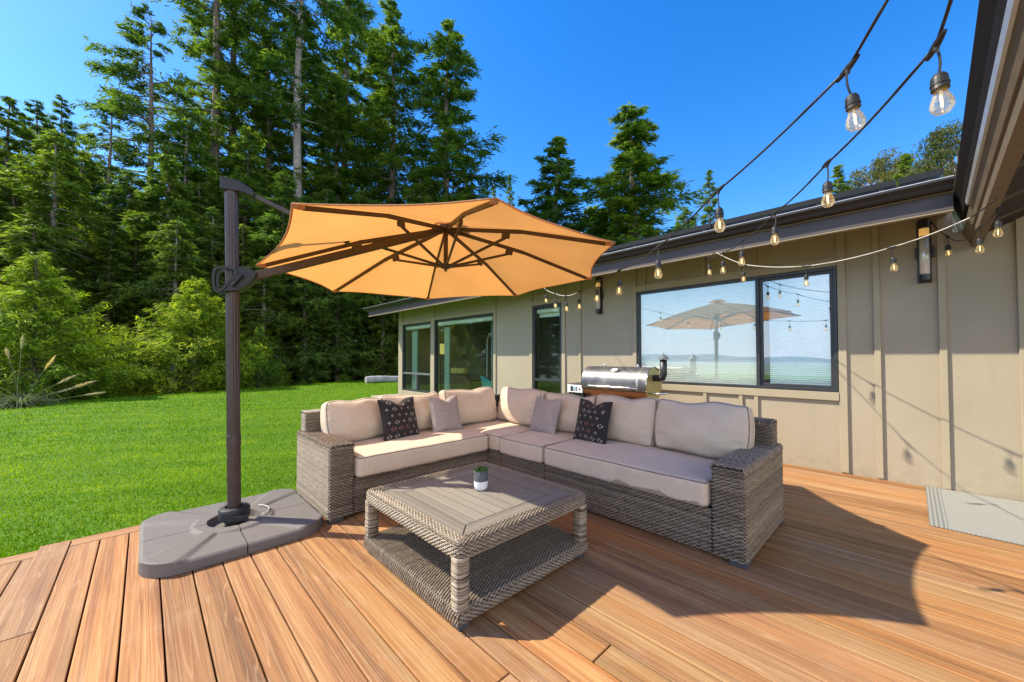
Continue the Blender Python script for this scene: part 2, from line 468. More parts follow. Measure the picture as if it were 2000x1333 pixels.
def mk_glass(name, tint, refl, edge=0.8, smudge=0.0):
    m, n, l, b = mat(name)
    n.remove(b)
    tr = n.new('ShaderNodeBsdfTransparent'); tr.inputs[0].default_value = (*tint, 1)
    gl = n.new('ShaderNodeBsdfGlossy'); gl.inputs['Roughness'].default_value = 0.0
    f = noise(n, l, 1.2, 3)
    l.new(ramp(n, l, f, [(0.3, (0.90, 0.95, 0.96)), (0.7, (1, 1, 1))]), gl.inputs[0])
    fr = n.new('ShaderNodeFresnel'); fr.inputs[0].default_value = 1.5
    geo_ = n.new('ShaderNodeLayerWeight'); geo_.inputs[0].default_value = 0.35
    fac = math_(n, l, 'ADD', math_(n, l, 'MULTIPLY', geo_.outputs['Fresnel'], edge), refl)
    fac = math_(n, l, 'MINIMUM', fac, 0.92)
    mx = n.new('ShaderNodeMixShader'); l.new(fac, mx.inputs[0])
    l.new(tr.outputs[0], mx.inputs[1]); l.new(gl.outputs[0], mx.inputs[2])
    out = mx.outputs[0]
    if smudge:   # wiped, dusty film on the glass
        wp = noise(n, l, 1.0, 6, None, (1, 5, 3.2), 0.7); wq = noise(n, l, 26, 5)
        sm = ramp(n, l, math_(n, l, 'MULTIPLY', wp, math_(n, l, 'ADD', wq, 0.5)), [(0.42, (0, 0, 0)), (0.75, (1, 1, 1))])
        df = n.new('ShaderNodeBsdfDiffuse'); df.inputs[0].default_value = (0.55, 0.60, 0.62, 1)
        m2 = n.new('ShaderNodeMixShader'); l.new(math_(n, l, 'MULTIPLY', sm, smudge), m2.inputs[0])
        l.new(out, m2.inputs[1]); l.new(df.outputs[0], m2.inputs[2]); out = m2.outputs[0]
    l.new(out, n['Material Output'].inputs[0])
    return m
M_glass_big = mk_glass('coated_window_glass', (0.92, 1.0, 0.96), 0.25, 0.45, 0.02)
M_glass_film = mk_glass('filmy_window_glass', (0.74, 0.90, 0.96), 0.28, 0.45, 0.06)
M_glass_green = mk_glass('green_window_glass', (0.86, 0.99, 0.88), 0.08, 0.6)
M_bulb = mk_glass('amber_bulb_glass', (1.0, 0.95, 0.80), 0.03, 0.45)
def warm_bulb():
    n = M_bulb.node_tree.nodes; l = M_bulb.node_tree.links
    sh = n['Mix Shader']; d = n.new('ShaderNodeBsdfTranslucent'); d.inputs[0].default_value = (1.0, 0.80, 0.42, 1)
    m2 = n.new('ShaderNodeMixShader'); m2.inputs[0].default_value = 0.16
    l.new(sh.outputs[0], m2.inputs[1]); l.new(d.outputs[0], m2.inputs[2]); l.new(m2.outputs[0], n['Material Output'].inputs[0])
warm_bulb()
M_tubeglass = simple('frosted_lamp_tube', (0.72, 0.68, 0.66), 0.25, 0.3, 0.06)

M_fil = mk_emit('glowing_filament', (1.0, 0.60, 0.20), 3.2)
M_sconceglow = mk_emit('lit_lamp_top', (1.0, 0.58, 0.16), 0.16)

def mk_steel():
    m, n, l, b = mat('brushed_steel_lid')
    s = noise(n, l, 1.0, 6, None, (2, 2, 60)); big = noise(n, l, 7, 5)
    c = ramp(n, l, big, [(0.3, (0.09, 0.09, 0.10)), (0.7, (0.20, 0.19, 0.18))])
    drip = noise(n, l, 1.0, 5, None, (1, 16, 1.5))
    dm = ramp(n, l, drip, [(0.62, (0, 0, 0)), (0.72, (1, 1, 1))])
    c = mixc(n, l, math_(n, l, 'MULTIPLY', dm, 0.5), c, (0.62, 0.60, 0.55))
    l.new(c, b.inputs['Base Color'])
    b.inputs['Metallic'].default_value = 0.6; b.inputs['Roughness'].default_value = 0.42
    bump(n, l, s, b, 0.05, 0.001)
    return m
M_steel = mk_steel()
M_copper = simple('bronze_grill_body', (0.34, 0.17, 0.09), 0.38, 0.6, 0.2, 6)
M_brass = simple('yellowed_steel_end', (0.42, 0.37, 0.16), 0.42, 0.6, 0.15, 8)

def mk_leaf(name, dark, mid, light, trans=0.35, spec=0.12):
    m, n, l, b = mat(name)
    rnd = attr(n, 'rnd')
    oi = n.new('ShaderNodeObjectInfo')
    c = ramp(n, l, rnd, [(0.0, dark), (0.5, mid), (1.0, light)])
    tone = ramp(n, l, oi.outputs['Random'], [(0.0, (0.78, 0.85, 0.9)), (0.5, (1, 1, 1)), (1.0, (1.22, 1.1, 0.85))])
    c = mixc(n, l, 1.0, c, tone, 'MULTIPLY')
    l.new(c, b.inputs['Base Color']); b.inputs['Roughness'].default_value = 0.6
    b.inputs['Specular IOR Level'].default_value = spec
    t = n.new('ShaderNodeBsdfTranslucent')
    l.new(mixc(n, l, 1.0, c, (1.5, 1.65, 0.7), 'MULTIPLY'), t.inputs[0])
    mx = n.new('ShaderNodeMixShader'); mx.inputs[0].default_value = trans
    l.new(b.outputs[0], mx.inputs[1]); l.new(t.outputs[0], mx.inputs[2])
    l.new(mx.outputs[0], n['Material Output'].inputs[0])
    return m
M_needle = mk_leaf('conifer_needles', (0.036, 0.074, 0.018), (0.115, 0.190, 0.034), (0.26, 0.325, 0.055), 0.40)
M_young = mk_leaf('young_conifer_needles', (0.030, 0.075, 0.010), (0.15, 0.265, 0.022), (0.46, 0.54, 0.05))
M_eucal = mk_leaf('olive_broad_leaves', (0.040, 0.060, 0.018), (0.105, 0.125, 0.035), (0.22, 0.19, 0.065))
M_succ = mk_leaf('succulent_leaves', (0.030, 0.070, 0.020), (0.07, 0.15, 0.04), (0.16, 0.24, 0.08), 0.2)
M_pampasleaf = mk_leaf('pampas_leaves', (0.05, 0.09, 0.03), (0.12, 0.16, 0.07), (0.30, 0.30, 0.19), 0.3)
M_plume = mk_leaf('pampas_plumes', (0.45, 0.36, 0.24), (0.58, 0.49, 0.36), (0.70, 0.62, 0.50), 0.4)
M_bark = simple('conifer_bark', (0.150, 0.112, 0.090), 0.9, 0, 0.35, 3, 0.6, 14)
M_barkgrey = simple('pale_grey_bark', (0.30, 0.255, 0.235), 0.9, 0, 0.3, 3, 0.6, 14)
M_grass = mk_leaf('lawn_grass_blades', (0.042, 0.112, 0.002), (0.108, 0.225, 0.003), (0.28, 0.36, 0.02), 0.42, 0.0)

def mk_ground():
    m, n, l, b = mat('lawn_turf')
    p = n.new('ShaderNodeNewGeometry').outputs['Position']
    f1 = noise(n, l, 0.35, 5, p); f2 = noise(n, l, 9, 6, p); f3 = noise(n, l, 60, 4, p)
    c = ramp(n, l, f1, [(0.3, (0.065, 0.160, 0.005)), (0.7, (0.10, 0.225, 0.007))])
    c = mixc(n, l, 0.35, c, ramp(n, l, f2, [(0.3, (0.035, 0.105, 0.006)), (0.7, (0.14, 0.26, 0.02))]))
    c = mixc(n, l, 0.35, c, ramp(n, l, f3, [(0.3, (0.025, 0.075, 0.005)), (0.7, (0.16, 0.27, 0.025))]))
    # forest soil beyond the crest, far valley green paled with painted haze
    s = n.new('ShaderNodeSeparateXYZ'); l.new(p, s.inputs[0])
    fm = n.new('ShaderNodeMapRange'); fm.inputs[1].default_value = -0.42; fm.inputs[2].default_value = -0.75
    l.new(s.outputs['Z'], fm.inputs[0])
    c = mixc(n, l, fm.outputs[0], c, ramp(n, l, f2, [(0.3, (0.035, 0.030, 0.015)), (0.7, (0.07, 0.075, 0.025))]))
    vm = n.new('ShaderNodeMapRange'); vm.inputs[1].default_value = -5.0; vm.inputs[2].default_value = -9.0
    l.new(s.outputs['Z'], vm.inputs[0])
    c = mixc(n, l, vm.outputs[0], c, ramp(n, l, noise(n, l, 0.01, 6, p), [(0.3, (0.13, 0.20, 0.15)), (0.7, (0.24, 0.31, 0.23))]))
    l.new(c, b.inputs['Base Color']); b.inputs['Roughness'].default_value = 0.85
    b.inputs['Specular IOR Level'].default_value = 0.15
    bump(n, l, f3, b, 0.6, 0.03)
    return m
M_ground = mk_ground()
M_hills = simple('distant_hills', (0.22, 0.31, 0.36), 0.95, 0, 0.2, 0.004)  # pale blue distance haze is painted into this colour

def mk_mat():
    m, n, l, b = mat('woven_grey_mat')
    tc = attr(n, 'tc', 'Vector')
    w = n.new('ShaderNodeTexChecker'); w.inputs['Scale'].default_value = 90
    l.new(tc, w.inputs['Vector'])
    f = noise(n, l, 240, 3, tc)
    c = mixc(n, l, w.outputs['Fac'], (0.165, 0.17, 0.16), (0.33, 0.33, 0.30))
    c = mixc(n, l, 0.4, c, ramp(n, l, f, [(0.3, (0.12, 0.12, 0.12)), (0.7, (0.42, 0.42, 0.38))]))
    s = n.new('ShaderNodeSeparateXYZ'); l.new(tc, s.inputs[0])
    wv = n.new('ShaderNodeMath'); wv.operation = 'PINGPONG'; l.new(s.outputs['Y'], wv.inputs[0]); wv.inputs[1].default_value = 0.0125
    st = math_(n, l, 'LESS_THAN', wv.outputs[0], 0.006)
    zone = math_(n, l, 'MULTIPLY', math_(n, l, 'LESS_THAN', s.outputs['Y'], 0.10), st)
    c = mixc(n, l, math_(n, l, 'MULTIPLY', zone, 0.55), c, (0.07, 0.075, 0.085))
    l.new(c, b.inputs['Base Color']); b.inputs['Roughness'].default_value = 0.9
    bump(n, l, w.outputs['Fac'], b, 0.5, 0.003)
    return m
M_mat = mk_mat()

def mk_pot():
    m, n, l, b = mat('two_tone_pot')
    s = n.new('ShaderNodeSeparateXYZ'); l.new(attr(n, 'tc', 'Vector'), s.inputs[0])
    up = math_(n, l, 'GREATER_THAN', s.outputs['Z'], 0.46)
    z = n.new('ShaderNodeTexVoronoi'); z.inputs['Scale'].default_value = 120
    l.new(attr(n, 'tc', 'Vector'), z.inputs['Vector'])
    dk = ramp(n, l, z.outputs['Distance'], [(0.2, (0.040, 0.042, 0.046)), (0.6, (0.10, 0.10, 0.105))])
    l.new(mixc(n, l, up, (0.72, 0.71, 0.69), dk), b.inputs['Base Color'])
    b.inputs['Roughness'].default_value = 0.7
    bump(n, l, z.outputs['Distance'], b, 0.5, 0.004)
    return m
M_pot = mk_pot()

# ------------------------------------------------------------------ ground
CREST_X = [-60, -12, -3.2, -0.5, 2.9, 6.9, 10.4, 13.2, 22, 60]
CREST_Y = [12, 17.5, 19.8, 21.6, 22.4, 24.2, 25.6, 26.0, 27.5, 31]
def smooth(t): t = np.clip(t, 0, 1); return t*t*(3-2*t)
def ground_z(x, y):
    x = np.asarray(x, float); y = np.asarray(y, float)
    d = y - np.interp(x, CREST_X, CREST_Y)
    z = -0.30 - 1.9*smooth(d/9.0) + 0.0*x
    z = z - 70*smooth((-x-22)/420.0) - 30*smooth((-y-30)/500.0)
    return z
def axis(a):
    return np.array(sorted(set(a)))
gx = axis(list(np.linspace(-30, 34, 97)) + list(-30-np.geomspace(2, 9000, 34)) + list(34+np.geomspace(2, 9000, 26)))
gy = axis(list(np.linspace(-8, 44, 105)) + list(-8-np.geomspace(2, 9000, 26)) + list(44+np.geomspace(2, 9000, 26)))
GX, GY = np.meshgrid(gx, gy, indexing='ij')
b = MB(); b.grid(np.stack([GX, GY, ground_z(GX, GY)], -1))
b.V[0] = b.V[0]; b.F[0] = b.F[0][:, ::-1]
tag(b.build('lawn', M_ground, smooth=True), kind='structure')

# mown grass blades over the part of the lawn that can be seen
N = 330000
r = np.exp(RNG.uniform(math.log(4.0), math.log(34), N)); a = RNG.uniform(math.radians(38), math.radians(118), N)
x = r*np.cos(a); y = r*np.sin(a)
ok = (y > 4.19) & (y < np.interp(x, CREST_X, CREST_Y)+1.2) & ~((x > 5.5) & (y < 11.0)) & ~((x < -0.45) & (y < 4.66))
x = x[ok]; y = y[ok]; r = r[ok]; n_ = len(x)
z = ground_z(x, y)
h = RNG.uniform(0.014, 0.034, n_)*(1+0.03*r); w = 0.0022*(0.55+r/5.0)
az = RNG.uniform(0, 2*PI, n_); lean = RNG.uniform(0.1, 0.9, n_)*h; la = RNG.uniform(0, 2*PI, n_)
patch = 0.5+0.5*np.sin(x*1.7+np.sin(y*1.3)*2)*np.sin(y*1.1+np.sin(x*0.9)*2)
p2 = np.sin(x*0.55+1.3*np.sin(y*0.42+1.0))*np.sin(y*0.61+1.1*np.sin(x*0.37))+0.6*np.sin(x*4.1+2*np.sin(y*3.3))*np.sin(y*3.7+2*np.sin(x*2.9))
stripe = 0.07*np.sign(np.sin((x*0.55+y*0.83)*2*PI/1.1))
rn = np.clip(RNG.normal(0.36, 0.2, n_)+0.16*patch+0.17*p2+stripe, 0, 1)
spot = np.sin(x*2.3+5*np.sin(y*0.9))*np.sin(y*2.7+4*np.sin(x*0.7)); rn = np.where((spot > 0.80) & (RNG.random(n_) < 0.6), np.clip(rn+0.45, 0, 1), rn)
h = h*(0.8+0.35*patch)
rn[RNG.random(n_) < 0.015] = 1.0
P0 = np.stack([x-w*np.cos(az), y-w*np.sin(az), z], -1); P1 = np.stack([x+w*np.cos(az), y+w*np.sin(az), z], -1)
P2 = np.stack([x+lean*np.cos(la), y+lean*np.sin(la), z+h], -1)
V = np.stack([P0, P1, P2], 1).reshape(-1, 3)
b = MB(); b.add(V, np.arange(3*n_).reshape(-1, 3), np.repeat(rn, 3))
# untrimmed tufts the mower misses along the deck edge
ne = 5200; ex = RNG.uniform(-2.4, 5.4, ne); ey = np.where(ex < -0.5, 4.66, 4.19)+np.abs(RNG.normal(0, 0.05, ne)); eh = RNG.uniform(0.05, 0.30, ne)*(0.45+0.55*np.sin(ex*5.3)**2)
ea = RNG.uniform(0, 2*PI, ne); el = RNG.uniform(0.1, 0.6, ne)*eh; V = np.stack([np.stack([ex-0.003, ey, np.full(ne, -0.30)], -1), np.stack([ex+0.003, ey+0.001, np.full(ne, -0.30)], -1), np.stack([ex+el*np.cos(ea), ey+el*np.abs(np.sin(ea)), -0.30+eh], -1)], 1).reshape(-1, 3)
b.add(V, np.arange(3*ne).reshape(-1, 3), np.repeat(np.clip(RNG.normal(0.5, 0.25, ne), 0, 1), 3))
tag(b.build('grass', M_grass), 'short bright green mown grass covering the lawn', 'grass', kind='stuff')

# far hills across the valley (seen mirrored in the big window)
b = MB()
ha = np.linspace(0, 2*PI, 260)
for dist, hh, sd in ((5200, 70, 1.0), (8200, 150, 2.3)):
    prof = hh*(0.45+0.25*np.sin(ha*7+sd)+0.18*np.sin(ha*17+sd*2)+0.12*np.sin(ha*41+sd*5))
    rows = []
    for t, f in ((0.82, 0.0), (0.92, 0.7), (1.0, 1.0), (1.15, 0.0)):
        rows.append(np.stack([dist*t*np.cos(ha), dist*t*np.sin(ha), -110 + (70+prof)*f], -1))
    b.grid(np.stack(rows))
tag(b.build('hills', M_hills, smooth=True), kind='structure')

# ------------------------------------------------------------------ deck
WX = 5.66
PITCH = 0.1454; X0 = -0.352
b = MB()
def board(x0, x1, y0, y1, z1, along='y'):
    g = 0.0034; rr = RNG.random()
    lo = np.array([x0+g, y0+g, z1-0.024]); hi = np.array([x1-g, y1-g, z1])
    ox, oy = RNG.uniform(0, 40, 2)
    x_, y_, z_ = lo; X_, Y_, Z_ = hi
    v = np.array([(x_,y_,z_),(X_,y_,z_),(X_,Y_,z_),(x_,Y_,z_),(x_,y_,Z_),(X_,y_,Z_),(X_,Y_,Z_),(x_,Y_,Z_)])
    tc = v.copy() if along == 'y' else v[:, [1, 0, 2]].copy()
    tc[:, 0] += ox; tc[:, 1] += oy
    b.add(v, [(3,2,1,0),(4,5,6,7),(0,1,5,4),(1,2,6,5),(2,3,7,6),(3,0,4,7)], rr, tc)
joints = {9: [1.16], 12: [0.957], 11: [-0.9], 10: [0.965], -1: [2.886], 3: [-1.2], 6: [-0.6], 16: [-0.8], 20: [-1.6], 24: [2.2], 33: [-2.0], 36: [1.4], 39: [3.2]}
k = -1
while True:
    xa = X0 + PITCH*k; xb = min(xa+PITCH, WX-0.012)
    if xa > WX-0.03: break
    top = 4.145 if k == -1 else 4.0
    ys = [-6.0] + joints.get(k, []) + [top]
    for y0, y1 in zip(ys[:-1], ys[1:]): board(xa, xb, y0, y1, 0.0)
    k += 1
bx = [X0, 2.6, WX-0.012]
for xa, xb in zip(bx[:-1], bx[1:]): board(xa, xb, 4.0, 4.145, 0.0, 'x')
# lower step on the left
for k in range(1, 14):
    xb = -0.5-PITCH*(k-1)+0.03; xa = xb-PITCH
    if k == 1: xb = -0.5
    board(xa, xb, -6.0, 4.455, -0.17)
board(-2.4, -0.50, 4.455, 4.61, -0.17, 'x')
board(-2.4, -0.50, 4.613, 4.635, -0.19, 'x')
# rim joist faces
board(X0-PITCH, WX-0.012, 4.147, 4.172, -0.012, 'x')
b.box((-0.508, -6.0, -0.16), (-0.498, 4.14, -0.026), 0.35)
tag(b.build('deck', M_deck, bevel=0.004, segs=2), kind='structure')
b = MB()
b.box((-0.49, -6, -0.29), (WX, 4.12, -0.06)); b.box((-2.4, -6, -0.29), (-0.52, 4.58, -0.22))
b.box((-0.49, 4.135, -0.29), (WX, 4.165, -0.045), 0.3)
tag(b.build('deck_substructure', M_dark), kind='structure')

# ------------------------------------------------------------------ house
house = thing('house', 'single storey tan board and batten house with dark gutters', 'house', (8.5, 4.0, 0))
HOLES = [(0.57, 3.02, 0.897, 2.33), (4.54, 5.29, 0.25, 2.33), (6.49, 8.92, 0.15, 2.295), (9.10, 10.69, 0.31, 2.275)]
def wall_panel(b, y0, y1, z0, z1, holes, xf=WX, xb=WX+0.16):
    ys = sorted({y0, y1, *[h[0] for h in holes], *[h[1] for h in holes]})
    zs = sorted({z0, z1, *[h[2] for h in holes], *[h[3] for h in holes]})
    for i in range(len(ys)-1):
        for j in range(len(zs)-1):
            cy, cz = (ys[i]+ys[i+1])/2, (zs[j]+zs[j+1])/2
            if any(h[0] < cy < h[1] and h[2] < cz < h[3] for h in holes): continue
            for xx in (xf, xb):
                b.add([(xx, ys[i], zs[j]), (xx, ys[i+1], zs[j]), (xx, ys[i+1], zs[j+1]), (xx, ys[i], zs[j+1])], [(0, 3, 2, 1) if xx == xf else (0, 1, 2, 3)])
    for h in holes:
        c = [(h[0], h[2]), (h[1], h[2]), (h[1], h[3]), (h[0], h[3])]
        for (a1, b1), (a2, b2) in zip(c, c[1:]+c[:1]):
            b.add([(xf, a1, b1), (xf, a2, b2), (xb, a2, b2), (xb, a1, b1)], [(0, 1, 2, 3)])
b = MB()
wall_panel(b, -0.30, 10.93, -0.04, 2.72, HOLES)
b.prism([(-4.5, -0.04), (-0.30, -0.04), (-0.30, 2.50), (-0.42, 2.55), (-4.5, 4.42)], (0, 0, 0), ((0,1,0),(0,0,1),(1,0,0)), WX, WX+0.16)
for xx in (0,):   # gable end wall facing the lawn, and the far walls
    b.box((WX+0.16, 10.78, -0.3), (11.8, 10.93, 2.72)); b.box((11.8, -4.5, -0.3), (11.95, 6.6, 2.72)); b.box((11.8, 10.3, -0.3), (11.95, 10.93, 2.72)); b.box((11.8, 6.601, -0.3), (11.95, 10.299, 0.2)); b.box((11.8, 6.601, 2.35), (11.95, 10.299, 2.72)); b.box((11.8, 8.3, 0.201), (11.95, 8.5, 2.349)); b.box((WX+0.16, -4.5, -0.3), (11.8, -4.35, 2.72))
b.box((WX+0.001, -4.5, -0.3), (WX+0.15, 10.93, -0.045))
b.build('wall', M_siding, house)

TX0, TX1 = WX-0.026, WX-0.0005
def trim(name, y0, y1, z0, z1, x0=TX0):
    b = MB(); b.box((x0, y0, z0), (TX1, y1, z1)); b.build(name, M_trim, house, bevel=0.003)
for y0, y1 in ((0.497, 0.567), (0.222, 0.273), (-0.245, -0.194), (-0.72, -0.67), (-1.20, -1.15), (-1.68, -1.63), (3.023, 3.085), (4.095, 4.145), (4.452, 4.537), (5.293, 5.375), (6.405, 6.487), (8.923, 9.097), (10.693, 10.93)):
    trim('batten', y0, y1, 0.012, 2.70)
for y in (2.88, 2.0, 1.555, 1.38):
    trim('batten', y-0.023, y+0.023, 0.012, 0.80); trim('batten', y-0.023, y+0.023, 2.434, 2.70)
for a_ in ((0.568, 3.022, 0.803, 0.895, WX-0.034), (0.568, 3.022, 2.333, 2.433), (4.538, 5.292, 2.333, 2.42), (4.538, 5.292, 2.53, 2.56),
           (6.488, 8.922, 2.298, 2.38), (9.098, 10.692, 2.278, 2.36), (9.098, 10.692, 0.19, 0.305, WX-0.05)):
    trim('window_trim', *a_)

# eave: soffit, fascia, gutter, roof
EX = 4.95; YA, YB = -0.27, 11.5
b = MB()
b.prism([(EX, 2.552), (WX+0.02, 2.704), (WX+0.02, 2.73), (EX, 2.578)], (0, 0, 0), ((1,0,0),(0,0,1),(0,1,0)), YA, YB)
b.build('soffit', M_soffit, house)
b = MB()
b.box((EX-0.024, YA, 2.545), (EX, YB, 2.72))
b.prism([(EX, 2.55), (WX+3.0, 3.15), (WX+3.0, 3.33), (EX, 2.73)], (0, 0, 0), ((1,0,0),(0,0,1),(0,1,0)), YB, YB+0.024)
b.build('fascia', M_fascia, house, bevel=0.002)
b = MB()
b.box((EX-0.030, YA, 2.536), (EX+0.012, YB, 2.5435)); b.box((EX-0.034, YA, 2.694), (EX-0.026, YB, 2.703))
b.build('fascia_edge', M_trim, house)
b = MB()
b.prism([(4.925, 2.703), (4.86, 2.703), (4.845, 2.715), (4.835, 2.742), (4.812, 2.762), (4.804, 2.775), (4.804, 2.790), (4.815, 2.790), (4.822, 2.776), (4.925, 2.776)], (0, 0, 0), ((1,0,0),(0,0,1),(0,1,0)), YA, YB+0.1)
b.build('gutter', M_bronze, house, bevel=0.002)
b = MB(); b.box((4.800, YA, 2.791), (4.818, YB+0.1, 2.798)); b.build('gutter_lip', M_lip, house)
def zr(x): return 2.80+0.2*(x-4.9)
b = MB()
b.prism([(4.90, zr(4.90)-0.02), (8.7, zr(8.7)-0.02), (12.6, zr(8.7)-0.8), (12.6, zr(8.7)-0.74), (8.7, zr(8.7)+0.04), (4.90, zr(4.90)+0.03)], (0, 0, 0), ((1,0,0),(0,0,1),(0,1,0)), YA, YB+0.03)
b.build('roof', simple('dark_roof_membrane', (0.06, 0.06, 0.065), 0.7, 0, 0.15, 3), house)

# covered porch on the right: gutter, beam, dark sloped ceiling with rafters
def pq(X, dy): return -0.025*(X-4.0)+dy     # Y of a porch line at distance X
def porch_prism(b, poly, xa=-2.5, xb=5.655):
    n = len(poly); V = []
    for X in (xa, xb): V += [(X, pq(X, a), z) for a, z in poly]
    b.add(V, [tuple(range(n)), tuple(range(2*n-1, n-1, -1))] + [(i, n+i, n+(i+1)%n, (i+1)%n) for i in range(n)])
b = MB(); porch_prism(b, [(-0.250, 2.685), (-0.262, 2.655), (-0.285, 2.60), (-0.300, 2.515), (-0.330, 2.515), (-0.330, 2.70), (-0.250, 2.70)], xb=4.94)
porch_prism(b, [(-0.250, 2.685), (-0.30, 2.515), (-0.33, 2.515), (-0.33, 2.70)], 4.942, 5.3)
b.build('porch_gutter', M_porchgut, house)
b = MB(); porch_prism(b, [(-0.296, 2.514), (-0.305, 2.480), (-0.330, 2.480), (-0.330, 2.514)], xb=4.62); b.build('porch_gutter_lip', M_lip, house)
b = MB(); porch_prism(b, [(-0.318, 2.479), (-0.350, 2.405), (-0.375, 2.405), (-0.375, 2.479)]); b.build('porch_fascia', M_porchbeam, house)
b = MB(); porch_prism(b, [(-0.360, 2.400), (-0.372, 2.342), (-0.435, 2.335), (-0.445, 2.40), (-0.44, 2.56), (-0.38, 2.56), (-0.378, 2.402)]); b.build('porch_beam', M_porchbeam, house)
b = MB(); porch_prism(b, [(-0.40, 2.425), (-3.9, 4.03), (-3.9, 4.15), (-0.34, 2.70), (-0.34, 2.56), (-0.40, 2.56)]); b.build('porch_roof', M_porchwood, house)
for X in (5.20, 4.50, 3.72, 3.0, 2.3, 1.6, 0.9):
    b = MB()
    b.prism([(-0.41, 2.400), (-3.8, 3.96), (-3.8, 3.985), (-0.41, 2.428)], (0, 0, 0), ((0,1,0),(0,0,1),(1,0,0)), X-0.02, X+0.02)
    b.build('rafter', M_rafter, house)

# windows
def frame_bars(b, y0, y1, z0, z1, w, x0, x1):
    b.box((x0, y0, z0), (x1, y1, z0+w)); b.box((x0, y0, z1-w), (x1, y1, z1))
    b.box((x0, y0, z0+w), (x1, y0+w, z1-w)); b.box((x0, y1-w, z0+w), (x1, y1, z1-w))
def pane(y0, y1, z0, z1, x, m, par, name='pane'):
    b = MB(); b.add([(x, y0, z0), (x, y1, z0), (x, y1, z1), (x, y0, z1)], [(0, 3, 2, 1)]); return b.build(name, m, par)
b = MB(); frame_bars(b, 0.572, 3.018, 0.899, 2.328, 0.035, WX-0.012, WX+0.07)
b.box((WX-0.012, 1.335, 0.934), (WX+0.07, 1.375, 2.293))
frame_bars(b, 0.607, 1.335, 0.934, 2.293, 0.032, WX+0.012, WX+0.06)
win = b.build('window', M_frame, house, bevel=0.003); win['label'] = 'wide two light window mirroring the parasol'
pane(1.375, 2.983, 0.934, 2.293, WX+0.030, M_glass_big, win)
pane(0.639, 1.303, 0.966, 2.261, WX+0.036, M_glass_film, win)
def blind(y0, y1, z0, z1, x, par):
    b = MB(); n = int((z1-z0)/0.0125); G = np.zeros((n+1, 2, 3))
    for i in range(n+1):
        G[i, :, 0] = x + (0.0028 if i % 2 else -0.0028); G[i, :, 2] = z0+(z1-z0)*i/n
        G[i, 0, 1] = y0; G[i, 1, 1] = y1
    b.grid(G); return b.build('pleated_blind', M_shadecl, par)
blind(1.38, 2.98, 0.936, 2.29, WX+0.056, win)
blind(0.645, 1.24, 0.968, 2.255, WX+0.056, win)
b = MB(); frame_bars(b, 4.542, 5.288, 0.252, 2.328, 0.05, WX-0.012, WX+0.07); b.box((WX-0.012, 4.592, 0.825), (WX+0.07, 5.238, 0.875))
win = b.build('window', M_frame, house, bevel=0.003); win['label'] = 'tall narrow window beside the grill'
pane(4.592, 5.238, 0.875, 2.278, WX+0.03, M_glass_green, win); pane(4.592, 5.238, 0.302, 0.825, WX+0.035, M_glass_green, win)
b = MB(); b.tube([(WX+0.11, 4.57, 2.22), (WX+0.11, 5.26, 2.22)], 0.05, 14); b.box((WX+0.14, 4.59, 2.10), (WX+0.145, 5.24, 2.22)); b.build('roller_shade', M_shadecl, win)
b = MB(); frame_bars(b, 6.492, 8.918, 0.152, 2.293, 0.04, WX-0.012, WX+0.07)
win = b.build('window', M_frame, house, bevel=0.003); win['label'] = 'large fixed window onto the living room'
pane(6.532, 8.878, 0.192, 2.253, WX+0.03, M_glass_green, win)
b = MB(); b.tube([(WX+0.12, 6.52, 2.20), (WX+0.12, 8.89, 2.20)], 0.06, 14); b.build('roller_shade', M_shadecl, win)
b = MB(); frame_bars(b, 9.102, 10.688, 0.312, 2.273, 0.04, WX-0.012, WX+0.07)
win = b.build('window', M_frame, house, bevel=0.003); win['label'] = 'window at the house corner with a low sliding vent'
b = MB(); b.box((WX-0.014, 9.142, 0.80), (WX+0.07, 10.648, 0.85)); b.box((WX-0.014, 9.86, 0.352), (WX+0.07, 9.90, 0.80)); b.build('rail', M_frame_al, win)
pane(9.142, 10.648, 0.85, 2.233, WX+0.03, M_glass_green, win); pane(9.142, 10.648, 0.352, 0.80, WX+0.035, M_glass_green, win)
b = MB(); b.tube([(WX+0.12, 9.13, 2.18), (WX+0.12, 10.66, 2.18)], 0.06, 14); b.build('roller_shade', M_shadecl, win)

# rooms behind the glass
b = MB()
b.box((WX+0.17, 6.1, 0.08), (11.7, 10.77, 0.10))
b.box((WX+0.17, -4.3, 0.08), (11.7, 6.0, 0.10))
b.build('room_floor', M_roomfl, house)
b = MB()
b.box((9.9, 6.1, 0.101), (10.0, 7.1, 2.6)); b.box((9.9, 7.101, 2.3), (10.0, 10.0, 2.6)); b.box((9.9, 10.0, 0.101), (10.0, 10.77, 2.6)); b.box((WX+0.17, 6.0, 0.101), (10.0, 6.1, 2.6)); b.box((8.2, 3.3, 0.101), (8.3, 5.99, 2.6)); b.box((WX+0.17, 3.2, 0.101), (8.3, 3.3, 2.6))
b.box((WX+0.17, -0.3, 0.101), (8.3, -0.2, 2.6)); b.box((8.2, -0.19, 0.101), (8.3, 3.19, 2.6)); b.box((WX+0.17, -0.3, 2.61), (10.0, 10.77, 2.64))
b.build('partition', M_room, house)

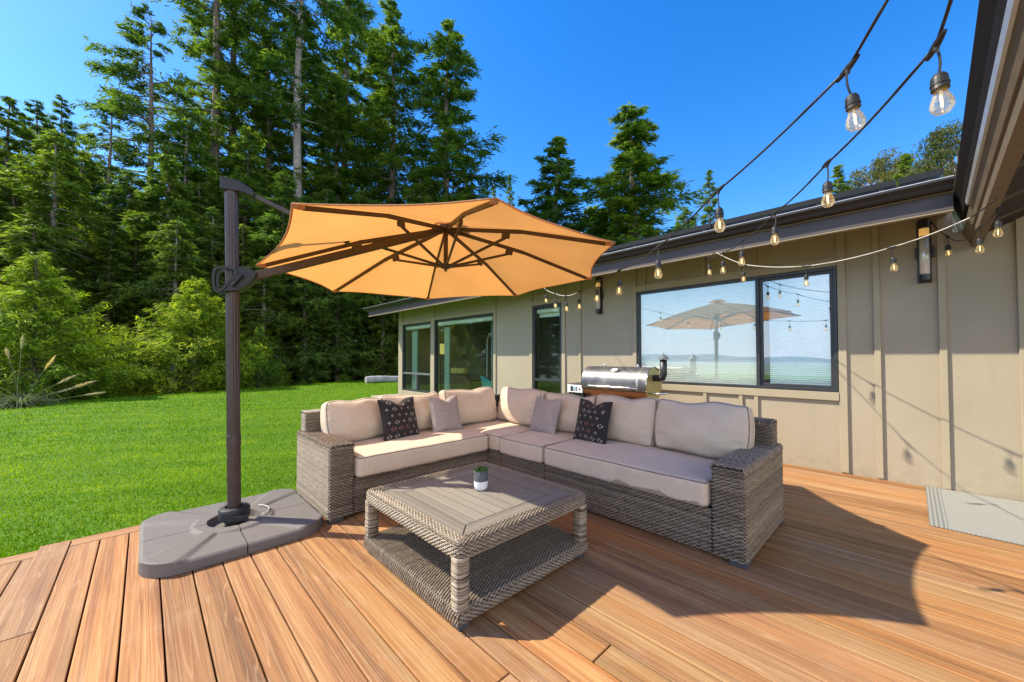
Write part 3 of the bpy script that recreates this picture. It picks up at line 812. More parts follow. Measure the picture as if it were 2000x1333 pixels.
t = thing('floor_lamp', 'floor lamp with mustard drum shade behind the corner window', 'lamp', (6.75, 10.30, 0.10))
b = MB(); b.lathe([(0.14, 0.10), (0.14, 0.125), (0.012, 0.13), (0.012, 1.42)], (6.75, 10.30, 0), 16); b.build('stand', M_black, t)
b = MB(); b.lathe([(0.245, 1.40), (0.235, 1.72)], (6.75, 10.30, 0), 28); b.F = b.F[:1]; b.M = b.M[:1]; b.build('lamp_shade', M_lampsh, t, smooth=True)
t = thing('armchair', 'brown armchair with mustard headrest behind the large window', 'armchair', (7.15, 9.35, 0.10))
b = MB(); b.box((6.75, 8.95, 0.28), (7.55, 9.75, 0.48)); b.build('seat', M_chairB, t, bevel=0.06, segs=3)
b = MB(); b.box((6.70, 8.93, 0.45), (6.92, 9.77, 0.80)); b.build('backrest', M_chairB, t, bevel=0.07, segs=3)
b = MB(); b.box((6.68, 9.0, 0.80), (6.90, 9.7, 0.98)); b.build('headrest', M_chairY, t, bevel=0.07, segs=3)
for y in (8.85, 9.72):
    b = MB(); b.box((6.75, y, 0.28), (7.5, y+0.13, 0.64)); b.build('armrest', M_chairB, t, bevel=0.05, segs=3)
for x_, y_ in ((6.8, 8.95), (6.8, 9.75), (7.45, 8.95), (7.45, 9.75)):
    b = MB(); b.tube([(x_, y_, 0.10), (x_, y_, 0.29)], 0.02); b.build('leg', M_black, t)
t = thing('lounge_chair', 'teal round backed chair low behind the large window', 'chair', (6.45, 7.35, 0.10))
b = MB()
for k in range(1): b.lathe([(0.0, 0.28), (0.30, 0.30), (0.36, 0.38), (0.34, 0.46), (0.0, 0.47)], (6.5, 7.35, 0), 24)
b.build('seat', M_teal, t, smooth=True)
b = MB(); th = np.linspace(-1.5, 1.5, 20); G = np.zeros((20, 10, 3))
for j, q in enumerate(np.linspace(0, 1, 10)):
    rr = 0.36+0.05*q; hgt = 0.40+0.42*q*np.cos(th*0.75)
    G[:, j] = np.stack([6.5-rr*np.cos(th+0.5), 7.35+rr*np.sin(th+0.5), hgt], -1)
b.grid(G); o = b.build('backrest', M_teal, t, smooth=True); md = o.modifiers.new('solid', 'SOLIDIFY'); md.thickness = 0.05
b = MB(); b.lathe([(0.2, 0.10), (0.2, 0.12), (0.03, 0.13), (0.03, 0.29)], (6.5, 7.35, 0), 16); b.build('pedestal', M_black, t)
def curtain(y0, y1, x, z0, z1, label):
    b = MB(); n = 60; G = np.zeros((n, 6, 3))
    for i in range(n):
        u = i/(n-1)
        for j, zz in enumerate(np.linspace(z0, z1, 6)):
            sq = 1-0.35*math.sin(PI*(zz-z0)/(z1-z0))*0.6
            G[i, j] = (x+0.035*math.sin(u*26), (y0+y1)/2+(u-0.5)*(y1-y0)*sq, zz)
    b.grid(G); o = b.build('curtain', M_curt, smooth=True, loc=(x, (y0+y1)/2, z0)); tag(o, label, 'curtain', 'pale curtains behind the living room windows')
curtain(10.30, 10.62, WX+0.28, 0.12, 2.12, 'pale green curtain behind the corner window, left of the lamp shade')
curtain(8.62, 8.86, WX+0.28, 0.12, 2.12, 'pale curtain at the left edge of the large living room window')
curtain(7.00, 7.14, WX+0.5, 0.12, 2.14, 'thin pale curtain hanging right of the armchair')
t = thing('floor_lamp', 'slim white arc lamp stem inside the large window', 'lamp', (6.9, 8.2, 0.10))
b = MB(); b.lathe([(0.12, 0.10), (0.12, 0.12), (0.0, 0.125)], (6.9, 8.2, 0), 16); b.build('base', M_white, t)
b = MB(); b.tube([(6.9, 8.2, 0.12), (6.9, 8.2, 1.75), (6.9, 8.12, 1.95), (6.9, 7.9, 2.0)], 0.014); b.build('stem', M_white, t)
b = MB(); b.lathe([(0.14, -0.12), (0.05, 0.0), (0.0, 0.005)], (6.9, 7.88, 2.0), 20); b.build('lamp_shade', M_white, t, smooth=True)
t = thing('wall_picture', 'framed picture of a dark animal shape seen through the narrow window', 'picture', (8.15, 5.6, 1.2))
b = MB(); frame_bars(b, 5.80-0.45, 5.99, 0.98, 1.98, 0.02, 8.165, 8.195); b.build('frame', M_black, t)
b = MB(); b.box((8.186, 5.37, 1.0), (8.196, 5.97, 1.96)); b.build('print', M_room, t)
pl = [(0.02, -0.25), (-0.10, -0.1), (-0.16, 0.08), (-0.12, 0.2), (0.02, 0.25), (0.12, 0.22), (0.2, 0.3), (0.24, 0.05), (0.18, -0.05), (0.16, -0.28), (0.1, -0.1)]
b = MB(); b.prism([(-a, c) for a, c in pl], (8.184, 5.60, 1.5), ((0,1,0),(0,0,1),(1,0,0)), -0.002, 0.0015); b.build('motif', M_black, t)
t = thing('bed', 'bed with pale pillows and dark cover inside the narrow window', 'bed', (7.2, 5.0, 0.10))
b = MB(); b.box((6.4, 3.9, 0.2), (8.1, 5.8, 0.62)); b.build('mattress', M_foot, t, bevel=0.06, segs=3)
for y in (4.3, 5.1):
    b = MB(); b.box((7.7, y, 0.64), (8.1, y+0.6, 0.86)); b.build('pillow', M_white, t, bevel=0.09, segs=4)
for x_, y_ in ((6.5, 4.0), (6.5, 5.7), (8.0, 4.0), (8.0, 5.7)):
    b = MB(); b.box((x_-0.03, y_-0.03, 0.10), (x_+0.03, y_+0.03, 0.2)); b.build('leg', M_black, t)

# solar panels on the roof
for i, (y0, y1, lb) in enumerate(((-0.24, 0.06, 'black solar panel end on the roof, right beside the porch gutter'), (0.08, 1.76, 'black solar panel above the right end of the big window'), (1.78, 3.46, 'black solar panel above the left end of the big window'), (3.48, 5.16, 'black solar panel on the roof partly behind the parasol canopy'))):
    t = thing('solar_panel', lb, 'solar panel', (5.3, (y0+y1)/2, zr(5.3)+0.03), 'solar panels along the roof edge')
    ax = (np.array((1, 0, 0.2))/math.hypot(1, 0.2), np.array((0, 1.0, 0)), np.array((-0.2, 0, 1))/math.hypot(1, 0.2))
    c = np.array((5.3+0.5, (y0+y1)/2, zr(5.8)+0.14))
    b = MB(); b.obox(c, ax, (0.5, (y1-y0)/2, 0.018)); b.build('panel', M_solar, t, bevel=0.002)
    b = MB(); b.obox(c-ax[0]*0.508-ax[2]*0.006, ax, (0.007, (y1-y0)/2, 0.028)); b.build('frame', M_black, t)
    for yy in np.arange(y0+0.1, y1, 0.5):
        b = MB(); b.obox((5.36, yy, zr(5.36)+0.075), ax, (0.02, 0.02, 0.046)); b.build('mount', M_frame_al, t)

# wall lamps
def wall_lamp(yc, label):
    t = thing('wall_lamp', label, 'wall lamp', (WX, yc, 2.35), 'black cylinder wall lamps on the siding')
    b = MB(); b.box((WX-0.022, yc-0.050, 2.04), (WX-0.002, yc+0.050, 2.665)); b.build('backplate', M_black, t, bevel=0.003)
    b = MB(); b.lathe([(0.036, 2.115), (0.036, 2.50)], (WX-0.068, yc, 0), 24); b.build('glass_tube', M_tubeglass, t, smooth=True)
    b = MB(); b.lathe([(0.0362, 2.501), (0.0362, 2.575)], (WX-0.068, yc, 0), 24); b.build('lit_end', M_sconceglow, t, smooth=True)
    b = MB(); b.lathe([(0.039, 2.055), (0.041, 2.06), (0.041, 2.114)], (WX-0.068, yc, 0), 24); b.build('cap', M_black, t)
    b = MB(); b.lathe([(0.041, 2.576), (0.041, 2.655), (0.038, 2.66)], (WX-0.068, yc, 0), 24); b.build('cap', M_black, t)
    for sgn in (-1, 1):
        b = MB(); b.box((WX-0.05, yc+sgn*0.062-0.005, 2.29), (WX-0.004, yc+sgn*0.062+0.005, 2.40)); b.build('clip', M_black, t, bevel=0.002)
wall_lamp(-0.108, 'black cylinder wall lamp between the big window and the porch beam')
wall_lamp(3.70, 'black cylinder wall lamp above the grill')

# ------------------------------------------------------------------ woven surfaces
def weave(b, P, Nn, U, V, p, q, A, phase=0, flat=0.55, spread=0.07):
    rows = max(1, int(round(V/p))); p = V/rows
    ns = max(3, int(round(2*U/q))+1)
    u = np.linspace(0, U, ns)
    j = np.arange(ns)
    blk = RNG.normal(0, spread*0.6, (rows, ns//5+2))
    for k in range(rows):
        v = (k+0.5)*p + RNG.normal(0, p*0.05)
        off = A*np.sin(PI*(j/2.0) + PI*k + PI/4 + phase) + RNG.normal(0, A*0.13, ns)
        w = p*0.38
        rows3 = []
        for dv, dh in ((-w, -flat*p), (-w*0.45, 0.02*p), (w*0.45, 0.02*p), (w, -flat*p)):
            vv = np.full(ns, v+dv) + RNG.normal(0, p*0.035, ns)
            rows3.append(P(u, vv) + Nn(u, vv)*(off+dh)[:, None])
        rn = np.clip(0.52+RNG.normal(0, spread)+np.interp(j/5.0, np.arange(blk.shape[1]), blk[k]), 0, 1)
        b.grid(np.stack(rows3), np.stack([rn*0.75, rn, rn, rn*0.75]))

def path2d(pts, rad, closed=True, n=5):
    """rounded polyline, returned dense with cumulative length"""
    pts = [np.array(p_, float) for p_ in pts]; out = []
    m = len(pts)
    for i in range(m):
        if not closed and i in (0, m-1): out.append(pts[i]); continue
        a, c, d = pts[i-1], pts[i], pts[(i+1) % m]
        u1 = (a-c)/np.linalg.norm(a-c); u2 = (d-c)/np.linalg.norm(d-c)
        for t in np.linspace(0, 1, n+1):
            out.append((1-t)**2*(c+u1*rad)+2*t*(1-t)*c+t*t*(c+u2*rad))
    if closed: out.append(out[0])
    out = np.array(out); L = np.concatenate([[0], np.cumsum(np.linalg.norm(np.diff(out, axis=0), axis=1))])
    return out, L
def path_fn(pts, rad, closed=True):
    o, L = path2d(pts, rad, closed)
    def f(u):
        u = np.clip(u, 0, L[-1])
        return np.stack([np.interp(u, L, o[:, 0]), np.interp(u, L, o[:, 1])], -1)
    def nrm(u):
        e = 0.004
        t = f(u+e)-f(u-e); t /= np.linalg.norm(t, axis=1)[:, None]+1e-9
        return np.stack([t[:, 1], -t[:, 0]], -1)
    return f, nrm, L[-1]

def weave_wrap(b, pts, rad, z0, z1, p, q, A, closed=True):
    f, nr, U = path_fn(pts, rad, closed)
    weave(b, lambda u, v: np.concatenate([f(u), v[:, None]+z0], 1), lambda u, v: np.concatenate([nr(u), np.zeros((len(u), 1))], 1), U, z1-z0, p, q, A)
def weave_cap(b, prof, rad, axis, v0, v1, p, q, A):
    """prof: open polyline (a,z) crossed by the strands; rows advance along axis ('x' or 'y')"""
    f, nr, U = path_fn(prof, rad, False)
    def P(u, v):
        a = f(u)
        return np.stack([a[:, 0], v+v0, a[:, 1]], -1) if axis == 'y' else np.stack([v+v0, a[:, 0], a[:, 1]], -1)
    def Nn(u, v):
        a = -nr(u)
        return np.stack([a[:, 0], np.zeros(len(u)), a[:, 1]], -1) if axis == 'y' else np.stack([np.zeros(len(u)), a[:, 0], a[:, 1]], -1)
    weave(b, P, Nn, U, v1-v0, p, q, A)
def rect(x0, x1, y0, y1): return [(x0, y0), (x1, y0), (x1, y1), (x0, y1)]

# ------------------------------------------------------------------ sectional sofa
sofa = thing('sectional_sofa', 'L shaped grey brown wicker sectional sofa with beige cushions', 'sofa', (2.6, 2.6, 0))
SP, SQ, SA = 0.0116, 0.0200, 0.0062
def back_box(b, x0, x1, y0, y1, z0, z1, d=0.010):
    b.box((x0+d, y0+d, z0), (x1-d, y1-d, z1-d), mi=1)
b = MB(); back_box(b, 1.045, 1.24, 3.13, 4.025, 0.035, 0.60)
weave_wrap(b, rect(1.045, 1.24, 3.13, 4.025), 0.03, 0.03, 0.578, SP, SQ, SA)
weave_cap(b, [(1.045, 0.565), (1.045, 0.602), (1.24, 0.602), (1.24, 0.565)], 0.022, 'y', 3.128, 4.02, SP, SQ, SA)
b.build('armrest', [M_wick_sofa, M_wickback], sofa, smooth=True)
b = MB(); back_box(b, 2.65, 3.64, 0.712, 0.912, 0.035, 0.608)
weave_wrap(b, rect(2.65, 3.64, 0.712, 0.912), 0.03, 0.03, 0.586, SP, SQ, SA)
weave_cap(b, [(0.712, 0.570), (0.712, 0.610), (0.912, 0.610), (0.912, 0.570)], 0.022, 'x', 2.648, 3.635, SP, SQ, SA)
b.build('armrest', [M_wick_sofa, M_wickback], sofa, smooth=True)
b = MB()
back_box(b, 1.25, 3.45, 3.14, 3.84, 0.035, 0.305); back_box(b, 2.66, 3.45, 0.92, 3.13, 0.035, 0.305)
def flat_weave(b, fixed, axis, a0, a1, z0, z1):
    if axis == 'x':    # runs along X at Y=fixed, facing -Y
        weave(b, lambda u, v: np.stack([a0+u, np.full(len(u), fixed), z0+v], -1), lambda u, v: np.tile((0, -1.0, 0), (len(u), 1)), a1-a0, z1-z0, SP, SQ, SA)
    else:              # runs along Y at X=fixed, facing -X
        weave(b, lambda u, v: np.stack([np.full(len(u), fixed), a0+u, z0+v], -1), lambda u, v: np.tile((-1.0, 0, 0), (len(u), 1)), a1-a0, z1-z0, SP, SQ, SA)
flat_weave(b, 3.142, 'x', 1.238, 2.655, 0.03, 0.312)
for y0, y1 in ((0.912, 2.335), (2.345, 2.93), (2.94, 3.14)): flat_weave(b, 2.658, 'y', y0, y1, 0.03, 0.312)
b.build('seat_base', [M_wick_sofa, M_wickback], sofa, smooth=True)
b = MB(); back_box(b, 1.075, 3.64, 3.86, 4.02, 0.035, 0.785)
weave_wrap(b, [(1.35, 3.86), (1.075, 3.86), (1.075, 4.02), (1.35, 4.02)][::-1], 0.03, 0.58, 0.765, SP, SQ, SA, closed=False)
weave_cap(b, [(3.86, 0.75), (3.86, 0.787), (4.02, 0.787), (4.02, 0.75)], 0.022, 'x', 1.075, 1.4, SP, SQ, SA)
b.build('back_frame', [M_wick_sofa, M_wickback], sofa, smooth=True)
b = MB(); back_box(b, 3.48, 3.64, 0.745, 3.85, 0.035, 0.80)
weave_wrap(b, [(3.64, 1.1), (3.64, 0.745), (3.48, 0.745), (3.48, 1.1)][::-1], 0.03, 0.59, 0.778, SP, SQ, SA, closed=False)
weave_cap(b, [(3.48, 0.76), (3.48, 0.80), (3.64, 0.80), (3.64, 0.76)], 0.022, 'y', 0.745, 1.1, SP, SQ, SA)
b.build('back_frame', [M_wick_sofa, M_wickback], sofa, smooth=True)
for x_, y_ in ((2.70, 0.76), (3.58, 0.76), (1.10, 3.17), (1.10, 3.97), (3.58, 3.95), (2.72, 3.10)):
    b = MB(); b.box((x_-0.05, y_-0.05, 0.0), (x_+0.05, y_+0.05, 0.034)); b.build('foot', M_foot, sofa, bevel=0.004)

def wob(x, y, z, s):
    return (np.sin(x*9.1+s)*np.sin(y*7.3+s*2.1)*np.sin(z*8.3+s*0.7) + 0.6*np.sin(x*19+s*3+y*11)*np.sin(y*17+z*21+s))
CUBE_CACHE = {}
def cube_pts(n):
    if n in CUBE_CACHE: return CUBE_CACHE[n]
    t = np.linspace(-1, 1, n+1); t = np.sign(t)*(1-(1-np.abs(t))**1.7)
    pts = []; fs = []; off = 0
    a, c = np.meshgrid(t, t, indexing='ij'); o = np.ones_like(a)
    for ax in range(3):
        for sg in (-1, 1):
            q = [None]*3; q[ax] = o*sg; q[(ax+1) % 3] = a; q[(ax+2) % 3] = c
            pts.append(np.stack(q, -1).reshape(-1, 3))
            i, j = np.meshgrid(np.arange(n), np.arange(n), indexing='ij')
            f = np.stack([i*(n+1)+j, (i+1)*(n+1)+j, (i+1)*(n+1)+j+1, i*(n+1)+j+1], -1).reshape(-1, 4)
            fs.append((f if sg > 0 else f[:, ::-1])+off); off += (n+1)**2
    pts = np.concatenate(pts); fs = np.concatenate(fs)
    key = np.round(pts*1e5).astype(int); _, idx, inv = np.unique(key, axis=0, return_index=True, return_inverse=True)
    CUBE_CACHE[n] = (pts[idx], inv.ravel()[fs]); return CUBE_CACHE[n]
def cushion_deform(q, half, r, puff, seed, wr, slump=0.0):
    w = np.array(half); p = q*w
    inner = np.clip(p, -(w-r), w-r); d = p-inner; L = np.linalg.norm(d, axis=1)[:, None]+1e-9
    p = inner+d/L*r
    a = q[:, 0]; c = q[:, 1]; n = q[:, 2]
    bul = (1-a*a)*(1-c*c)
    p[:, 2] += np.sign(n)*np.abs(n)**0.5*puff*bul
    # edges sag inward a little between the corners, seams scallop
    p[:, 0] += a*(0.012*(1-c*c)-0.008); p[:, 1] += c*(0.010*(1-a*a)-0.008)
    nn = wob(p[:, 0]+seed, p[:, 1]*1.1, p[:, 2], seed)
    edge = np.clip(np.maximum(np.abs(a), np.abs(c))-0.55, 0, 1)/0.45
    fold = np.sin(p[:, 0]*34+seed*5+2*np.sin(p[:, 1]*13+seed))*edge*(1-0.4*np.abs(n))
    p[:, 2] += wr*(nn*0.9+fold*0.55)*np.sign(n)*np.abs(n)**0.5
    p[:, 1] += wr*0.7*np.sin(p[:, 0]*11+seed*1.7)*c
    if slump:   # filling settles: belly low, top edge thin and dipping, corners poking out
        p[:, 2] += slump*(0.022*np.exp(-((c+0.35)/0.45)**2)*(1-a*a)*np.sign(n)*np.abs(n) - 0.030*np.clip(c, 0, 1)**2*np.sign(n)*np.abs(n)*(1-0.4*a*a))
        p[:, 1] -= slump*np.clip(c, 0, 1)**2*(0.020*(1-a*a)+0.012*np.sin(a*5+seed*2)*(1-a*a))
        p[:, 0] *= 1+slump*0.018*np.sin(c*2.5+seed)
        cr_ = np.exp(-((np.abs(a)-0.82)/0.16)**2)*np.exp(-((c+0.1)/0.55)**2)
        p[:, 2] += slump*0.008*cr_*np.sin(c*19+seed*3+a*4)*np.sign(n)*np.abs(n)
    return p
def cushion(name, parent, c, ax, half, r, puff, seed, m, wr=0.004, pipe=True, label=None, loc=None, slump=0.0):
    c = np.array(c, float); A = np.array(ax, float)
    q, f = cube_pts(30)
    p = cushion_deform(q, half, r, puff, seed, wr, slump)
    b = MB(); W = c+p@A; b.add(W, f.copy())
    o = b.build(name, m, parent, smooth=True, loc=loc)
    if np.linalg.det(A) < 0: o.data.flip_normals()
    if label: o['label'] = label
    if pipe:
        b = MB(); t = np.linspace(-1, 1, 26); t = np.sign(t)*(1-(1-np.abs(t))**1.7)
        for sg in (1, -1):
            ring = np.concatenate([np.stack([t, -np.ones(26)], 1)[:-1], np.stack([np.ones(26), t], 1)[:-1], np.stack([-t, np.ones(26)], 1)[:-1], np.stack([-np.ones(26), -t], 1)[:-1]])
            qq = np.concatenate([ring, np.full((len(ring), 1), sg)], 1)
            # pull ring onto rounded edge
            pp = cushion_deform(qq*np.array([1, 1, 1]), half, r, puff, seed, wr, slump)
            d = qq*np.array(half); d = d/np.linalg.norm(d, axis=1)[:, None]
            b.tube(c+(pp*1.002)@A, 0.0050, 6, closed=True)
        b.build('piping', M_pipe, o, smooth=True)
    return o
def seat(x0, x1, y0, y1, z0, z1, seed, m=None):
    return cushion('seat_cushion', sofa, ((x0+x1)/2, (y0+y1)/2, (z0+z1)/2), ((1,0,0),(0,1,0),(0,0,1)), ((x1-x0)/2, (y1-y0)/2, (z1-z0)/2), 0.032, 0.022, seed, m or M_cush, 0.0025)
seat(1.245, 2.63, 3.075, 3.86, 0.316, 0.487, 1.3)
seat(2.64, 3.45, 2.94, 3.86, 0.316, 0.480, 2.1)
seat(2.615, 3.45, 2.345, 2.935, 0.316, 0.482, 3.7)
seat(2.612, 3.45, 0.918, 2.335, 0.316, 0.485, 4.9, M_cushst)
def lean_axes(face, lean, yaw=0.0):
    """returns (width, height, normal) axes; face = heading of the front"""
    fx, fy = face; cs, sn = math.cos(yaw), math.sin(yaw)
    fx, fy = fx*cs-fy*sn, fx*sn+fy*cs
    w = np.array((-fy, fx, 0.0)); h = np.array((-fx*math.sin(lean), -fy*math.sin(lean), math.cos(lean)))
    n = np.array((fx*math.cos(lean), fy*math.cos(lean), math.sin(lean)))
    return (w, h, n)
def back_c(cx, cy, zc, w, h, face, lean, yaw, seed, th=0.085, label=None):
    return cushion('back_cushion', sofa, (cx, cy, zc), lean_axes(face, lean, yaw), (w/2, h/2, th), 0.040, 0.062, seed, M_cush, 0.010, label=label, slump=1.0)
back_c(1.475, 3.745, 0.690, 0.57, 0.41, (0, -1), 0.18, 0.05, 1.1)
back_c(2.085, 3.765, 0.695, 0.70, 0.42, (0, -1), 0.20, -0.02, 2.4)
back_c(2.85, 3.735, 0.705, 0.78, 0.43, (0, -1), 0.17, 0.03, 3.3)
back_c(3.325, 3.29, 0.705, 0.76, 0.44, (-1, 0), 0.22, -0.08, 4.2)
back_c(3.345, 2.555, 0.690, 0.66, 0.42, (-1, 0), 0.17, 0.02, 5.8)
back_c(3.335, 1.895, 0.705, 0.65, 0.44, (-1, 0), 0.15, -0.02, 6.6)
back_c(3.315, 1.205, 0.715, 0.72, 0.44, (-1, 0), 0.16, 0.03, 7.7)

def pillow(label, c, ax, s, T, m, seed, motifs=0):
    c = np.array(c, float); A = np.array(ax, float)
    n = 34; t = np.linspace(-1, 1, n+1)
    a, e = np.meshgrid(t, t, indexing='ij')
    def surf(a, e, sg):
        ex = 1-0.075*(1-np.abs(e)**1.6); ey = 1-0.075*(1-np.abs(a)**1.6)
        x_ = a*s*ex; y_ = e*s*ey
        th = T*np.clip((1-np.abs(a)**2.6)*(1-np.abs(e)**2.6), 0, 1)**0.55
        wr = 0.006*np.sin(x_*26+seed*3+np.sin(y_*19+seed))*np.clip(np.maximum(np.abs(a), np.abs(e))-0.3, 0, 1) + 0.004*wob(x_, y_, x_*0+sg, seed)
        z_ = sg*(th+0.004)+wr*np.minimum(1, th/T*3)
        # soft dent pressed into the top edge
        y_ = y_-0.05*np.exp(-((a-0.05)/0.28)**2)*np.clip(e, 0, 1)**3*(1 if motifs else 0.7)
        return np.stack([x_, y_, z_], -1)
    b = MB()
    for sg in (1, -1):
        G = surf(a, e, sg); W = c+G@A
        b.grid(W if sg > 0 else W[::-1])
    ring = np.concatenate([np.stack([t, -np.ones(n+1)], 1)[:-1], np.stack([np.ones(n+1), t], 1)[:-1], np.stack([-t, np.ones(n+1)], 1)[:-1], np.stack([-np.ones(n+1), -t], 1)[:-1]])
    b.tube(c+surf(ring[:, 0], ring[:, 1], 0)@A, 0.005, 6, closed=True)
    if motifs:
        rs = np.random.default_rng(motifs)
        def dot(u, v, sz, mi):
            d = np.array([(0, -1), (1, 0), (0, 1), (-1, 0)])*sz
            uu = np.array([u])+d[:, 0]; vv = np.array([v])+d[:, 1]
            G = surf(uu, vv, 1); G[:, 2] += 0.0022
            b.add(c+G@A, [(0, 1, 2, 3)], mi=mi)
        for gu in range(5):
            for gv in range(6):
                u = -0.78+gu*0.39+(0.19 if gv % 2 else 0); v = -0.82+gv*0.32+rs.normal(0, 0.02)
                if u > 0.9: continue
                mi = 2 if rs.random() < 0.22 else 1
                k = rs.integers(0, 3); sp_ = 0.045
                if k == 0: offs = [(0, 1), (0, -1), (1, 0), (-1, 0)]
                elif k == 1: offs = [(0, 1.8), (0, -1.8), (1.5, 0.8), (1.5, -0.8), (-1.5, 0.8), (-1.5, -0.8), (2.4, 0), (-2.4, 0)]
                else: offs = [(-1, 0.7), (1, 0.7), (0, -0.7), (0, 1.7)]
                for o1, o2 in offs: dot(u+o1*sp_, v+o2*sp_, 0.023, mi)
    o = b.build('throw_pillow', [m, M_motif, M_motif2], smooth=True, loc=tuple(c-np.array((0, 0, s))))
    return tag(o, label, 'pillow', 'throw pillows on the sofa')
pillow('black pillow with dotted pattern leaning at the left end of the sofa', (1.835, 3.53, 0.683), lean_axes((0, -1), 0.30, 0.12), 0.205, 0.065, M_pblack, 1.0, 5)
pillow('plain grey pillow on the left run of the sofa, in sunlight', (2.38, 3.53, 0.675), lean_axes((0, -1), 0.28, 0.06), 0.195, 0.07, M_pgrey, 2.0)
pillow('plain grey pillow in shade right of the sofa corner', (3.10, 2.72, 0.668), lean_axes((-1, 0), 0.30, -0.10), 0.195, 0.07, M_pgrey, 3.0)
pillow('black pillow with dotted pattern in the middle of the right run', (3.11, 2.13, 0.678), lean_axes((-1, 0), 0.26, -0.15), 0.205, 0.065, M_pblack, 4.0, 9)

# ------------------------------------------------------------------ coffee table
table = thing('coffee_table', 'square wicker coffee table with grey slatted top and lower shelf', 'table', (1.585, 2.005, 0))
TP, TQ, TA = 0.0094, 0.0165, 0.0046
tx0, tx1, ty0, ty1 = 1.067, 2.103, 1.472, 2.540
b = MB()
f, nr, U = path_fn(rect(tx0, tx1, ty0, ty1), 0.055)
prof, nprof, VL = path_fn([(-0.085, 0.404), (-0.004, 0.414), (-0.004, 0.328), (-0.075, 0.322)], 0.024, False)
def Pr(u, v):
    a = f(u); n2 = nr(u); pr = prof(v)
    return np.stack([a[:, 0]+n2[:, 0]*pr[:, 0], a[:, 1]+n2[:, 1]*pr[:, 0], pr[:, 1]], -1)
def Nr(u, v):
    n2 = nr(u); q = -nprof(v)
    return np.stack([n2[:, 0]*q[:, 0], n2[:, 1]*q[:, 0], q[:, 1]], -1)
weave(b, Pr, Nr, U, VL, TP, TQ, TA)
for x0, x1, y0, y1 in ((tx0+0.045, tx1-0.045, ty0+0.012, ty0+0.075), (tx0+0.045, tx1-0.045, ty1-0.075, ty1-0.012), (tx0+0.012, tx0+0.075, ty0+0.045, ty1-0.045), (tx1-0.075, tx1-0.012, ty0+0.045, ty1-0.045)):
    b.box((x0, y0, 0.334+0.001*(x1-x0 > 0.5)), (x1, y1, 0.400+0.001*(x1-x0 > 0.5)), mi=1)
b.build('rim', [M_wick_table, M_wickback], table, smooth=True)
def ring_leg(x, y):
    b = MB(); s_ = 0.036
    f, nr, U = path_fn(rect(x-s_, x+s_, y-s_, y+s_), 0.028)
    u = np.linspace(0, U, 21)[:-1]; a = f(u)
    z = 0.098
    while z < 0.345:
        rn = float(np.clip(0.46+RNG.normal(0, 0.22), 0, 1)); tl = RNG.normal(0, 0.0012, 2)
        pts = np.concatenate([a+RNG.normal(0, 0.0005, a.shape), (z+(a[:, :1]-x)*tl[0]*20+(a[:, 1:]-y)*tl[1]*20)], 1)
        b.tube(pts, 0.0043, 6, closed=True, rnd=rn); z += 0.0083
    b.box((x-s_+0.012, y-s_+0.012, 0.09), (x+s_-0.012, y+s_-0.012, 0.345), mi=1)
    b.build('leg', [M_wick_table, M_wickback], table, smooth=True)
for x in (tx0+0.04, tx1-0.04):
    for y in (ty0+0.04, ty1-0.04): ring_leg(x, y)
b = MB()
weave_cap(b, [(tx0, 0.035), (tx0, 0.105), (tx1, 0.105), (tx1, 0.035)], 0.028, 'y', ty0+0.006, ty1-0.006, TP, TQ*1.05, TA*1.1)
for yy, sg in ((ty0+0.004, -1), (ty1-0.004, 1)):
    weave(b, lambda u, v: np.stack([tx0+0.01+u, np.full(len(u), yy)+sg*(-0.012*np.clip((v-0.045)/0.022, 0, 1)**2), 0.035+v], -1), lambda u, v: np.tile((0, float(sg), 0), (len(u), 1)), tx1-tx0-0.02, 0.068, TP, TQ, TA)
b.box((tx0+0.012, ty0+0.03, 0.036), (tx1-0.012, ty1-0.03, 0.096), mi=1); b.box((tx0+0.04, ty0+0.016, 0.037), (tx1-0.04, ty1-0.016, 0.090), mi=1)
b.build('lower_shelf', [M_wick_table, M_wickback], table, smooth=True)
b = MB(); ins = 0.082
ax0, ax1, ay0, ay1 = tx0+ins, tx1-ins, ty0+ins, ty1-ins; bw = 0.105
def plank(poly, along):
    z0, z1 = 0.375, 0.3985
    n = len(poly); v = np.array([(x, y, z) for z in (z0, z1) for x, y in poly]); tc = v.copy() if along == 'x' else v[:, [1, 0, 2]].copy()
    tc[:, 0] = tc[:, 0]*0.06+RNG.uniform(0, 9); tc[:, 1] += RNG.uniform(0, 9)
    tc = tc[:, [1, 0, 2]]
    b.add(v, [tuple(range(n-1, -1, -1)), tuple(range(n, 2*n))]+[(i, (i+1) % n, n+(i+1) % n, n+i) for i in range(n)], RNG.random(), tc)
g = 0.0032
plank([(ax0, ay0), (ax1, ay0), (ax1-bw, ay0+bw-g), (ax0+bw, ay0+bw-g)], 'x')
plank([(ax0+bw, ay1-bw+g), (ax1-bw, ay1-bw+g), (ax1, ay1), (ax0, ay1)], 'x')
plank([(ax0, ay0+2*g), (ax0+bw-g, ay0+bw+g), (ax0+bw-g, ay1-bw-g), (ax0, ay1-2*g)], 'y')
plank([(ax1-bw+g, ay0+bw+g), (ax1, ay0+2*g), (ax1, ay1-2*g), (ax1-bw+g, ay1-bw-g)], 'y')
ns_ = 9; wsl = (ax1-ax0-2*bw)/ns_
for i in range(ns_):
    xa = ax0+bw+i*wsl; plank([(xa+g, ay0+bw+g), (xa+wsl-g, ay0+bw+g), (xa+wsl-g, ay1-bw-g), (xa+g, ay1-bw-g)], 'y')
b.box((ax0, ay0, 0.340), (ax1, ay1, 0.3735), mi=1)
b.build('slatted_top', [M_tablewood, M_dark], table, bevel=0.0018)
